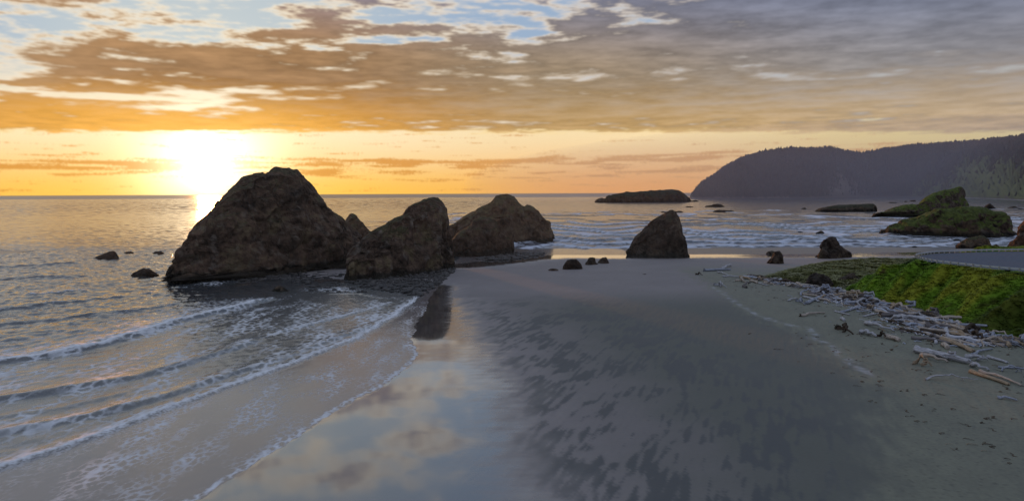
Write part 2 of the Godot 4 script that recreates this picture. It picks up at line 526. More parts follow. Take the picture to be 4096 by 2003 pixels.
func lay_crests() -> void:
	var k := 4096.0 / 2576.0
	var add := func(pts: Array, h: float, fw: float, bw: float, foam: float, trail: float):
		var l := []
		for i in range(0, pts.size(), 2):
			l.append(Vector2(pts[i] * k, pts[i + 1] * k))
		crests.append([ground_line(l), h, fw, bw, foam, trail])
	add.call([-160, 940, 0, 912, 130, 893, 250, 870, 350, 842, 450, 810, 530, 790, 600, 775, 690, 752], 1.15, 1.3, 5.5, 1.0, 15.0)
	add.call([-160, 1030, 0, 1005, 100, 992, 200, 975, 350, 948, 500, 905, 590, 876, 660, 853], 0.66, 0.85, 2.8, 0.05, 2.0)
	add.call([-160, 1122, 0, 1092, 120, 1068, 250, 1042, 360, 1012, 450, 985, 560, 950, 700, 905, 780, 876, 850, 850, 950, 815], 0.56, 0.65, 2.2, 0.42, 1.6)
	add.call([-160, 1230, 0, 1176, 150, 1128, 300, 1076, 440, 1022, 600, 965, 700, 928, 800, 890, 900, 850, 960, 815, 1000, 790, 1035, 765, 1056, 745], 0.32, 0.45, 2.0, 1.0, 3.0)
	add.call([700, 837, 770, 820, 860, 798, 930, 778, 985, 760], 0.40, 0.6, 1.8, 0.9, 3.0)
	add.call([0, 1048, 160, 1025, 300, 992, 420, 958], 0.16, 0.6, 1.4, 0.05, 1.0)
	add.call([-160, 838, 0, 817, 120, 806, 200, 796, 340, 780, 470, 762], 0.55, 1.2, 4.0, 0.12, 4.0)
	add.call([-160, 795, 0, 782, 150, 762, 270, 750, 380, 738, 420, 745], 0.50, 1.3, 4.0, 0.25, 5.0)
	add.call([60, 742, 150, 735, 220, 728], 0.45, 1.2, 3.5, 0.6, 6.0)
	add.call([-200, 712, 0, 702, 100, 697, 190, 698], 0.75, 1.8, 6.0, 0.03, 4.0)
	add.call([-200, 682, 0, 674, 90, 668, 200, 662], 0.85, 2.0, 7.0, 0.02, 4.0)
	add.call([820, 740, 900, 738, 970, 752], 0.18, 0.6, 1.6, 0.3, 2.0)

# x: height, y: foam, z: how thin the sheet of water is
func sea_fields(x: float, z: float) -> Vector3:
	var p := Vector2(x, z)
	var wob := nz_mid.get_noise_2d(x * 0.7, z * 0.45) * 1.4 + nz_fine.get_noise_2d(x, z) * 0.12
	var h := 0.0
	var foam := 0.0
	for c in crests:
		var l: PackedVector2Array = c[0]
		var sd := signed_along(p, l)
		if absf(sd.x) > 40.0: continue
		var s := sd.x + wob * (0.5 if c[1] > 0.3 else 0.3)
		var ends := sstep(-0.03, 0.07, sd.y) * sstep(1.06, 0.93, sd.y)
		var width: float = c[2] if s > 0.0 else c[3]
		var along := 0.8 + 0.3 * nz_mid.get_noise_2d(x * 0.6 + 70.0, z * 0.6)
		h += c[1] * along * ends * exp(-pow(s / width, 2.0))
		var f := 0.0
		if s > 0.0:
			f = exp(-pow(s / (c[2] * 0.55), 2.0))
		else:
			f = 0.55 * exp(s / c[5]) + 0.45 * exp(-pow(s / 1.2, 2.0))
		foam = maxf(foam, f * c[4] * ends)
	var off := -shore_distance(x, z)
	var sheet: float = signed_along(p, crests[3][0]).x    # shoreward of the swash front
	var thin := sstep(-1.0, 2.5, sheet)
	# lacy foam left over the inner surf; patches near the big stack
	var inner := sstep(-30.0, -6.0, signed_along(p, crests[0][0]).x) * sstep(-196.0, -150.0, z) * (0.25 + 0.42 * nz_mid.get_noise_2d(x * 1.5, z * 0.35))
	foam = maxf(foam, inner * (1.0 - 0.15 * thin))
	foam = maxf(foam, 0.95 * exp(-pow((off - 0.18) / 0.30, 2.0)) * sstep(-135.0, -112.0, z))
	foam = maxf(foam, 0.5 * exp(-pow((x + 96.0) / 6.0, 2.0) - pow((z + 208.0) / 6.0, 2.0)))
	foam = maxf(foam, 0.42 * exp(-pow((x + 52.0) / 9.0, 2.0) - pow((z + 192.0) / 7.0, 2.0)))
	h *= 1.0 - thin * 0.9
	# open water: swell and chop, dying out at the shore
	var open := sstep(18.0, 75.0, signed_along(p, crests[3][0]).x * -1.0)
	h += open_water(x, z) * open
	h += sea_chop.get_noise_2d(x * 1.7, z * 1.2) * lerpf(0.10, 0.012, thin)
	return Vector3(h, foam, thin + 2.0 * roundf(15.0 * sstep(-75.0, -8.0, sheet)))

func open_water(x: float, z: float) -> float:
	return sea_swell.get_noise_2d(x * 0.9 + z * 0.25, z * 0.45 - x * 0.1) * 0.45 + sea_chop.get_noise_2d(x * 0.9, z * 0.8) * 0.36

func water_material() -> StandardMaterial3D:
	var m := StandardMaterial3D.new()
	m.albedo_color = lin(0.030, 0.036, 0.045)
	m.roughness = 0.10
	m.metallic_specular = 0.55
	return m

func make_sea() -> void:
	lay_crests()
	sea_swell = noise(FastNoiseLite.TYPE_SIMPLEX_SMOOTH, 0.055, 51, 3)
	sea_chop = noise(FastNoiseLite.TYPE_SIMPLEX_SMOOTH, 0.30, 52, 3)
	var n := 481
	var cell := SS / (n - 1)
	var made := in_rows(n, func(r: int):
		var row := PackedVector3Array()
		row.resize(n)
		var z := SZ - r * cell
		for c in n:
			row[c] = sea_fields(SX + c * cell, z)
		return row)
	var v := PackedVector3Array()
	var uv := PackedVector2Array()
	var all := PackedFloat32Array()
	for r in n:
		var row: PackedVector3Array = made[r]
		for c in n:
			var f := row[c]
			v.append(Vector3(SX + c * cell, f.x, SZ - r * cell))
			uv.append(Vector2(float(c) / (n - 1), float(r) / (n - 1)))
			var shoal := floorf(f.z / 2.0)
			all.append(f.y)
			all.append(f.z - shoal * 2.0)
			all.append(shoal / 15.0)
	var S := 1400
	var fim := Image.create_from_data(n, n, false, Image.FORMAT_RGBF, all.to_byte_array())
	fim.resize(S, S, Image.INTERPOLATE_BILINEAR)
	var F := fim.get_data().to_float32_array()
	var lace := FastNoiseLite.new()
	lace.noise_type = FastNoiseLite.TYPE_CELLULAR
	lace.cellular_return_type = FastNoiseLite.RETURN_DISTANCE2_SUB
	lace.frequency = 0.55
	lace.seed = 61
	lace.fractal_type = FastNoiseLite.FRACTAL_NONE
	lace.domain_warp_enabled = true
	lace.domain_warp_amplitude = 1.6
	lace.domain_warp_frequency = 0.35
	var rip := noise(FastNoiseLite.TYPE_SIMPLEX_SMOOTH, 1.4, 62, 3)
	var pat := noise(FastNoiseLite.TYPE_SIMPLEX_SMOOTH, 0.11, 63, 3)
	var pixels := in_rows(S, func(r: int):
		var row := PackedByteArray()
		row.resize(S * 4)
		var z := SZ - (r + 0.5) * SS / S
		for c in S:
			var x := SX + (c + 0.5) * SS / S
			var k := (r * S + c) * 3
			var foam := F[k]
			var thin := clampf(F[k + 1], 0.0, 1.0)
			var a := 0.0
			if foam > 0.015:
				var ls := 1.0 + 0.7 * thin
				var cells := lace.get_noise_2d(x * 1.25 * ls, z * 0.8 * ls) + 1.0      # 0 on the web
				var fine := rip.get_noise_2d(x, z)
				var web := sstep(0.12 + foam * 0.8, 0.0, cells + fine * 0.12)
				a = clampf(web * sstep(0.02, 0.5, foam + fine * 0.12 + pat.get_noise_2d(x, z) * 0.2) * 1.1, 0.0, 1.0)
				a *= 0.8
				a = maxf(a, sstep(0.62, 0.95, foam + fine * 0.14))
			var red := lerpf(lerpf(0.034, 0.125, F[k + 2]), 0.17, thin)
			var green := lerpf(lerpf(0.040, 0.128, F[k + 2]), 0.145, thin)
			var blue := lerpf(lerpf(0.046, 0.122, F[k + 2]), 0.14, thin)
			red = lerpf(red, 0.76, a); green = lerpf(green, 0.79, a); blue = lerpf(blue, 0.82, a)
			row[c * 4] = int(255.0 * pow(red, 0.4545))
			row[c * 4 + 1] = int(255.0 * pow(green, 0.4545))
			row[c * 4 + 2] = int(255.0 * pow(blue, 0.4545))
			row[c * 4 + 3] = int(255.0 * lerpf(lerpf(lerpf(0.13, 0.24, F[k + 2]), 0.17, thin), 0.75, a))
		return row)
	var rgb := PackedByteArray()
	for row in pixels:
		rgb.append_array(row)
	var im := Image.create_from_data(S, S, false, Image.FORMAT_RGBA8, rgb)
	var base: Image = im.duplicate()
	base.convert(Image.FORMAT_RGB8)
	var bump := noise_texture(noise(FastNoiseLite.TYPE_SIMPLEX_SMOOTH, 0.02, 71, 4), 512, true, 6.0)
	var mat := StandardMaterial3D.new()
	mat.albedo_texture = ImageTexture.create_from_image(base)
	mat.roughness = 1.0
	mat.roughness_texture = ImageTexture.create_from_image(im)
	mat.roughness_texture_channel = BaseMaterial3D.TEXTURE_CHANNEL_ALPHA
	mat.metallic_specular = 0.6
	mat.texture_repeat = false
	var o := put("surf", grid_mesh(v, n, n, PackedColorArray(), uv, true), mat)
	tag(o, "inshore water with breaking waves and lacy foam", "", "", "structure")
	make_bay(bump)

# the outer bay: lines of surf in front of the far beach, swell beyond
const BAY_L := -500.0
const BAY_R := 500.0
func bay_fields(x: float, z: float) -> Vector2:
	var away := sstep(500.0, 1800.0, sqrt(x * x + z * z))
	var calm := lerpf(1.0, 0.55, sstep(-110.0, 40.0, x))
	var h := open_water(x, z) * (1.0 - away) * lerpf(1.0, calm, sstep(-335.0, -420.0, z))
	if away > 0.0:
		h += away * calm * (sea_swell.get_noise_2d(x * 0.30 + z * 0.1, z * 0.5) * 1.2 + sea_chop.get_noise_2d(x * 0.16, z * 0.24) * 0.9)
	var foam := 0.0
	# rollers run parallel to the back shore, breaking towards it
	var shore := -302.0 - 0.04 * (x - 60.0) + nz_big.get_noise_2d(x * 0.35, 7.0) * 14.0
	var d := shore - z
	var surf := sstep(-170.0, 60.0, x + 0.15 * d)
	if d > -30.0 and d < 1500.0:
		var gap := 26.0 + d * 0.055
		var ph := d / gap + nz_big.get_noise_2d(x * 0.30, z * 0.12) * 1.6
		var fr := ph - floorf(ph)
		var row := floorf(ph)
		var on := nz_big.get_noise_2d(x * 0.22 + row * 37.0, row * 91.0)
		var size := surf * sstep(-20.0, 60.0, d) * sstep(1100.0, 300.0, d)
		h += size * 1.1 * (exp(-pow((fr - 0.1) / 0.10, 2.0)) + 0.3 * exp(-pow((fr - 0.3) / 0.2, 2.0)))
		var breaking := sstep(0.0, 0.16, on + 0.24 * sstep(620.0, 120.0, d) - 0.04)
		foam = surf * breaking * sstep(1000.0, 420.0, d) * sstep(0.02, 0.1, fr) * (0.95 * exp(-(fr - 0.08) / 0.34) if fr > 0.08 else 1.0)
		foam = maxf(foam, surf * 0.36 * sstep(380.0, 40.0, d) * (0.7 + nz_mid.get_noise_2d(x * 0.3, z)))
	return Vector2(h, clampf(foam, 0.0, 1.0))

func make_bay(bump: Texture2D) -> void:
	var z0 := SZ - SS
	var z1 := z0 - 4700.0
	var nc := 460
	var nr := 520
	var made := in_rows(nr, func(r: int):
		var row := PackedVector3Array()
		row.resize(nc)
		var z := lerpf(z0, z1, pow(float(r) / (nr - 1), 2.1))
		var xl := BAY_L - (z0 - z) * 0.95
		var xr := BAY_R + (z0 - z) * 0.95
		for c in nc:
			var x := lerpf(xl, xr, float(c) / (nc - 1))
			var f := bay_fields(x, z)
			var fade := sstep(0.0, 12.0, minf(minf(x - xl, xr - x), minf(z0 - z, z - z1)))
			row[c] = Vector3(x, f.x * (fade if r > nr / 2 else 1.0) - (0.5 if r == 0 else 0.0), z + (2.0 if r == 0 else 0.0))
		return row)
	var v := PackedVector3Array()
	for row in made:
		v.append_array(row)
	var fx := -250.0
	var fw := 1500.0
	var fh := 1000.0
	var uv := PackedVector2Array()
	for p in v:
		uv.append(Vector2((p.x - fx) / fw, (z0 - p.z) / fh))
	var CW := 500
	var CH := 500
	var fields := in_rows(CH, func(r: int):
		var row := PackedFloat32Array()
		row.resize(CW)
		var z := z0 - (r + 0.5) * fh / CH
		for c in CW:
			var x := fx + (c + 0.5) * fw / CW
			row[c] = bay_fields(x, z).y * sstep(fx, fx + 120.0, x) * sstep(fx + fw, fx + fw - 250.0, x) * sstep(z0 - fh, z0 - fh + 60.0, z)
		return row)
	var all := PackedFloat32Array()
	for row in fields: all.append_array(row)
	var fim := Image.create_from_data(CW, CH, false, Image.FORMAT_RF, all.to_byte_array())
	var W := 1500
	var H := 1400
	fim.resize(W, H, Image.INTERPOLATE_BILINEAR)
	var F := fim.get_data().to_float32_array()
	var web := noise(FastNoiseLite.TYPE_SIMPLEX_SMOOTH, 0.22, 81, 4)
	var pixels := in_rows(H, func(r: int):
		var row := PackedByteArray()
		row.resize(W * 4)
		var z := z0 - (r + 0.5) * fh / H
		for c in W:
			var x := fx + (c + 0.5) * fw / W
			var a := 0.0
			var f := F[r * W + c]
			if f > 0.01:
				a = sstep(0.2, 0.55, f * 1.15 + web.get_noise_2d(x * 0.5, z * 1.6) * 0.5) * 0.92
			row[c * 4] = int(255.0 * pow(lerpf(0.034, 0.60, a), 0.4545))
			row[c * 4 + 1] = int(255.0 * pow(lerpf(0.038, 0.65, a), 0.4545))
			row[c * 4 + 2] = int(255.0 * pow(lerpf(0.050, 0.74, a), 0.4545))
			row[c * 4 + 3] = int(255.0 * lerpf(0.17, 0.8, a))
		return row)
	var rgb := PackedByteArray()
	for row in pixels:
		rgb.append_array(row)
	var im := Image.create_from_data(W, H, false, Image.FORMAT_RGBA8, rgb)
	var base: Image = im.duplicate()
	base.convert(Image.FORMAT_RGB8)
	var mat := StandardMaterial3D.new()
	mat.albedo_texture = ImageTexture.create_from_image(base)
	mat.roughness = 1.0
	mat.roughness_texture = ImageTexture.create_from_image(im)
	mat.roughness_texture_channel = BaseMaterial3D.TEXTURE_CHANNEL_ALPHA
	mat.metallic_specular = 0.55
	mat.texture_repeat = false
	var o := put("bay_water", grid_mesh(v, nr, nc, PackedColorArray(), uv, true), mat)
	tag(o, "rows of white surf rolling into the bay", "", "", "structure")
	# open ocean to the horizon, and the margins round the two sheets
	var far := StandardMaterial3D.new()
	far.albedo_color = lin(0.032, 0.036, 0.046)
	far.roughness = 0.32
	far.metallic_specular = 0.55
	var st := SurfaceTool.new()
	st.begin(Mesh.PRIMITIVE_TRIANGLES)
	var far_l := BAY_L - 4700.0 * 0.95
	var far_r := BAY_R + 4700.0 * 0.95
	var quads := [
		[Vector2(BAY_L, z0), Vector2(far_l, z1), Vector2(-60000, z1), Vector2(-60000, z0)],
		[Vector2(BAY_R, z0), Vector2(60000, z0), Vector2(60000, z1), Vector2(far_r, z1)],
		[Vector2(-60000, z1), Vector2(60000, z1), Vector2(60000, -90000), Vector2(-60000, -90000)],
		[Vector2(SX, z0), Vector2(SX, 400), Vector2(-60000, 400), Vector2(-60000, z0)],
		[Vector2(BAY_R, z0), Vector2(SX + SS, z0), Vector2(SX + SS, z0 + 50), Vector2(BAY_R, z0 + 50)],
	]
	for q in quads:
		var turn: float = (q[1] - q[0]).cross(q[2] - q[0])
		for i in ([0, 1, 2, 0, 2, 3] if turn > 0.0 else [0, 2, 1, 0, 3, 2]):
			st.set_normal(Vector3.UP)
			st.set_tangent(Plane(1, 0, 0, 1))
			st.set_uv(Vector2(q[i].x / 120.0, q[i].y / 60.0))
			st.add_vertex(Vector3(q[i].x, 0, q[i].y))
	o = put("ocean", st.commit(), far)
	tag(o, "open ocean reaching to the horizon under the sunset", "", "", "structure")

# ---------------------------------------------------------------- rocks
var rk := []
var rock_mat: StandardMaterial3D

func make_rock_material() -> void:
	rk = [noise(FastNoiseLite.TYPE_SIMPLEX_SMOOTH, 1.0, 91, 3, true), noise(FastNoiseLite.TYPE_CELLULAR, 1.0, 92, 1), noise(FastNoiseLite.TYPE_SIMPLEX_SMOOTH, 1.0, 93, 4), noise(FastNoiseLite.TYPE_SIMPLEX_SMOOTH, 1.0, 94, 3), noise(FastNoiseLite.TYPE_CELLULAR, 1.0, 97, 1)]
	rk[4].cellular_return_type = FastNoiseLite.RETURN_CELL_VALUE
	rk[4].cellular_jitter = 1.0
	rk[1].cellular_return_type = FastNoiseLite.RETURN_DISTANCE2_SUB
	rock_mat = StandardMaterial3D.new()
	rock_mat.vertex_color_use_as_albedo = true
	rock_mat.roughness = 0.88
	rock_mat.metallic_specular = 0.35
	rock_mat.uv1_triplanar = true
	rock_mat.uv1_world_triplanar = true
	rock_mat.uv1_scale = Vector3(0.05, 0.05, 0.05)
	rock_mat.albedo_texture = noise_texture(noise(FastNoiseLite.TYPE_SIMPLEX, 0.012, 95, 5), 512, false, 1.0, ramp([[0.0, Color(0.55, 0.53, 0.52)], [0.5, Color(0.85, 0.84, 0.83)], [1.0, Color(1, 1, 1)]]))
	rock_mat.normal_enabled = true
	rock_mat.normal_texture = noise_texture(noise(FastNoiseLite.TYPE_SIMPLEX, 0.02, 96, 5, true), 512, true, 14.0)
	rock_mat.normal_scale = 1.0

# A rock from its outline: every outline point is the crown of a rib that runs from the front foot over it to the back foot.
# pts: outline from the left foot over the top to the right foot; vl, vr: rows where the front foot meets the ground below its left and right ends
func rock_mesh(pts: Array, vl: float, vr: float, depth: float, o: Dictionary) -> Array:
	var base_y: float = o.get("base", 0.0)
	var first: Vector2 = pts[0]
	var last: Vector2 = pts[pts.size() - 1]
	var A := px(first.x, vl, base_y)
	var B := px(last.x, vr, base_y)
	var back := Vector3(A.x + B.x, 0, A.z + B.z).normalized() * depth * float(o.get("push", 0.8))
	A += back
	B += back
	var ax := Vector3(B.x - A.x, 0, B.z - A.z).normalized()
	var nrm := ax.cross(Vector3.UP)      # horizontal
	if nrm.dot(EYE - A) < 0.0: nrm = -nrm
	# outline in metres on the plane through A and B
	var line := PackedVector2Array()
	for p in pts:
		var d := ray(p.x, p.y)
		var t := (A - EYE).dot(nrm) / d.dot(nrm)
		var w := EYE + d * t
		line.append(Vector2((w - A).dot(ax), w.y - base_y))
	var cell: float = o.get("cell", 0.5)
	var total := 0.0
	for i in line.size() - 1:
		total += line[i].distance_to(line[i + 1])
	var nc := clampi(int(total / cell), 14, 300)
	var top := 0.0
	for p in line: top = maxf(top, p.y)
	var out := PackedVector2Array()
	var seg := 0
	var run := 0.0
	for k in nc + 1:
		var want := total * k / nc
		while seg < line.size() - 2 and run + line[seg].distance_to(line[seg + 1]) < want:
			run += line[seg].distance_to(line[seg + 1])
			seg += 1
		var l := line[seg].distance_to(line[seg + 1])
		out.append(line[seg].lerp(line[seg + 1], clampf((want - run) / maxf(l, 1e-4), 0.0, 1.0)))
	var sl := line[0].x
	var sr := line[line.size() - 1].x
	var mf := clampi(int((top + depth * 0.6) / cell), 8, 150)
	var mb := maxi(5, mf / 3)
	var skirt: float = o.get("skirt", 1.5)
	var ea: float = o.get("steep", 0.8)
	var eb: float = o.get("bulge", 0.85)
	var nr := mf + mb + 1
	var v := PackedVector3Array()
	v.resize(nr * (nc + 1))
	var origin := A + ax * (sl + sr) * 0.5
	origin.y = base_y
	var fwd := Vector3(EYE.x - origin.x, 0, EYE.z - origin.z).normalized()
	# how far the outline reaches to either side at each height
	var steps := 80
	var reach_l := PackedFloat32Array()
	var reach_r := PackedFloat32Array()
	for i in steps + 1:
		var y := top * i / steps
		var lo := 1e9
		var hi := -1e9
		for k in nc:
			var a := out[k]
			var b := out[k + 1]
			if (a.y - y) * (b.y - y) <= 0.0:
				var x := lerpf(a.x, b.x, clampf((y - a.y) / (b.y - a.y), 0.0, 1.0) if absf(b.y - a.y) > 1e-5 else 0.5)
				lo = minf(lo, x)
				hi = maxf(hi, x)
		reach_l.append(lo if lo < 1e8 else reach_l[i - 1] if i > 0 else sl)
		reach_r.append(hi if hi > -1e8 else reach_r[i - 1] if i > 0 else sr)
	for r in nr:
		var phi := PI * 0.5 * r / mf if r <= mf else PI * 0.5 * (1.0 + float(r - mf) / mb)
		var sn := maxf(sin(phi), 0.0)
		var cs := cos(phi)
		for k in nc + 1:
			var t := float(k) / nc
			var bx := lerpf(sl, sr, 0.5 - 0.5 * cos(PI * t))
			var bz := depth * pow(maxf(sin(PI * t), 0.0), 0.6) * (1.0 if cs > 0.0 else 0.8)
			var s := lerpf(bx, out[k].x, pow(sn, 1.3))
			var y := -skirt + (out[k].y + skirt) * pow(sn, ea)
			var z := bz * pow(absf(cs), eb) * signf(cs)
			var hs := clampf(y / top, 0.0, 1.0) * steps
			var hi := mini(int(hs), steps - 1)
			s = clampf(s, lerpf(reach_l[hi], reach_l[hi + 1], hs - hi), lerpf(reach_r[hi], reach_r[hi + 1], hs - hi))
			v[r * (nc + 1) + k] = A + ax * s + fwd * z + Vector3.UP * y - origin
	var amp: float = o.get("amp", 1.0)
	var size: float = o.get("grain", 1.0)
	var n0 := grid_normals(v, nr, nc + 1)
	var flip := false
	var mid := (mf / 2) * (nc + 1) + nc / 2
	if n0[mid].dot(fwd) < 0.0:
		flip = true
	var sg := -1.0 if flip else 1.0
	var sd: float = o.get("seed", 0.0)
	# broken faces: the rock is cut back to many small planes
	var cut := RandomNumberGenerator.new()
	cut.seed = int(sd * 10.0) + nc * 7 + 3
	var cut_n := clampi(nc * nr / 260, 10, 130)
	for i in cut_n:
		var cr := cut.randi_range(2, nr - 3)
		var ck := cut.randi_range(3, nc - 3)
		var j := cr * (nc + 1) + ck
		var n := (n0[j] * sg + Vector3(cut.randfn(), cut.randfn() * 0.8, cut.randfn()) * 0.30).normalized()
		var reach := size * cut.randf_range(3.0, 8.5)
		var cpt := v[j] - n * amp * cut.randf_range(0.2, 1.15)
		var w := int(reach / cell) + 1
		for r in range(maxi(cr - w, 0), mini(cr + w + 1, nr)):
			var keep := 0.12 + 0.88 * absf(cos(PI * 0.5 * minf(float(r) / mf, 2.0)))
			for k in range(maxi(ck - w, 0), mini(ck + w + 1, nc + 1)):
				var at := r * (nc + 1) + k
				var over := (v[at] - cpt).dot(n)
				if over > 0.0:
					v[at] -= n * over * sstep(reach, reach * 0.7, v[at].distance_to(cpt)) * keep
	n0 = grid_normals(v, nr, nc + 1)
	for i in v.size():
		var p := (v[i] + origin + Vector3(sd, sd * 0.7, 0)) / size
		var ridge: float = rk[0].get_noise_3d((p.x + p.y * 0.45) * 0.042, (p.y - p.x * 0.45) * 0.022, p.z * 0.042)
		var facet: float = rk[1].get_noise_3d(p.x * 0.13 + p.y * 0.03, p.y * 0.09, p.z * 0.13)
		var fine: float = rk[2].get_noise_3d(p.x * 0.34, p.y * 0.34, p.z * 0.34)
		var k := i % (nc + 1)
		var r := i / (nc + 1)
		var hold := 0.12 + 0.88 * absf(cos(PI * 0.5 * minf(float(r) / mf, 2.0)))      # the skyline keeps its outline
		var lay := (p.y * 0.80 + p.x * 0.42 + p.z * 0.3) * 0.16 + ridge * 0.55 + fine * 0.12
		var step := lay - floorf(lay)
		var ledge := sstep(0.0, 0.75, step) - sstep(0.82, 1.0, step)
		# slabs and blocks, longer down the dip of the beds
		var q := Vector3(p.x * 0.86 + p.y * 0.5, p.y * 0.86 - p.x * 0.5, p.z) + Vector3(fine, ridge, fine) * 0.9
		var block: float = rk[4].get_noise_3d(q.x * 0.085, q.y * 0.17, q.z * 0.1)
		var chip: float = rk[4].get_noise_3d(q.x * 0.22 + 9.0, q.y * 0.42, q.z * 0.25)
		var d := (ridge * 2.2 + (facet + 0.75) * 0.8 + (ledge - 0.4) * 0.5 + block * 1.1) * hold + chip * 0.2 + fine * 0.2 - 0.2
		v[i] += n0[i] * sg * amp * d * minf(1.0, 8.0 * sin(PI * k / nc) + 0.15)
	var nn := grid_normals(v, nr, nc + 1, flip)
	var cols := PackedColorArray()
	cols.resize(v.size())
	var tone: Color = o.get("tone", Color(0.092, 0.074, 0.062))
	var grass: float = o.get("grass", 0.0)
	var lime: float = o.get("lichen", 0.5)
	var band: float = o.get("tide", 2.2)
	var green: Color = o.get("green", Color(0.075, 0.072, 0.03))
	for i in v.size():
		var p := v[i] + origin
		var a: float = rk[3].get_noise_3d(p.x * 0.09, p.y * 0.09, p.z * 0.09)
		var b: float = rk[2].get_noise_3d(p.x * 0.5, p.y * 0.5, p.z * 0.5)
		var c: float = rk[3].get_noise_3d(p.x * 0.22 + 50.0, p.y * 0.22, p.z * 0.22)
		var col := Color(tone.r * 1.5, tone.g * 1.17, tone.b * 0.92) * (1.0 + a * 0.95 + b * 0.8)
		col = col.lerp(Color(0.24, 0.215, 0.18), lime * sstep(0.16, 0.42, c + b * 0.5) * 0.75)
		col = col.lerp(Color(0.19, 0.17, 0.075), lime * sstep(0.2, 0.45, a + b * 0.5) * 0.65)
		if grass > 0.0:
			var up := nn[i].y + a * 0.35 + b * 0.25
			var g := sstep(0.50, 0.66, up + (grass - 0.5) * 0.5) * sstep(0.30, 0.48, v[i].y / top + a * 0.25 + b * 0.12 + (grass - 0.5) * 0.35)
			col = col.lerp(green * (1.0 + b * 0.6 + c * 0.4), g)
		# weed and mussels below the tide line
		var t := sstep(band * 1.25, band * 0.85, v[i].y + a * 1.1 + b * 0.8) if band > 0.0 else 0.0
		col = col.lerp(Color(0.030, 0.029, 0.022) * (1.0 + b * 0.5), t * 0.85)
		col.a = 1.0
		cols[i] = col
	return [grid_mesh(v, nr, nc + 1, cols, PackedVector2Array(), flip), origin]

func rock(called: String, label: String, category: String, pts: Array, vl: float, vr: float, depth: float, o := {}) -> MeshInstance3D:
	var m := rock_mesh(pts, vl, vr, depth, o)
	var n := put(called, m[0], rock_mat)
	n.position = m[1]
	tag(n, label, category, o.get("group", ""))
	return n

func low_rock(called: String, label: String, category: String, u: float, v: float, w: float, h: float, o := {}) -> MeshInstance3D:
	# a low rock given by the middle of its foot and its size in photograph pixels
	var s := fmod(absf(u * 12.9898 + v * 78.233), 1.0)
	var pts := [Vector2(u - w / 2, v), Vector2(u - w * 0.42, v - h * 0.45), Vector2(u - w * (0.25 - 0.1 * s), v - h * (0.85 - 0.2 * s)), Vector2(u + w * (0.05 + 0.1 * s), v - h), Vector2(u + w * 0.3, v - h * (0.7 + 0.2 * s)), Vector2(u + w * 0.45, v - h * 0.35), Vector2(u + w / 2, v)]
	var metres := px(u, v).distance_to(EYE) / focal * w
	var oo := {"cell": maxf(0.2, metres / 26.0), "amp": clampf(metres * 0.028, 0.04, 0.8), "grain": clampf(metres / 22.0, 0.12, 1.5), "skirt": 0.5, "tide": 0.0, "tone": Color(0.045, 0.04, 0.036), "seed": u}
	oo.merge(o, true)
	return rock(called, label, category, pts, v, v, metres * 0.34, oo)

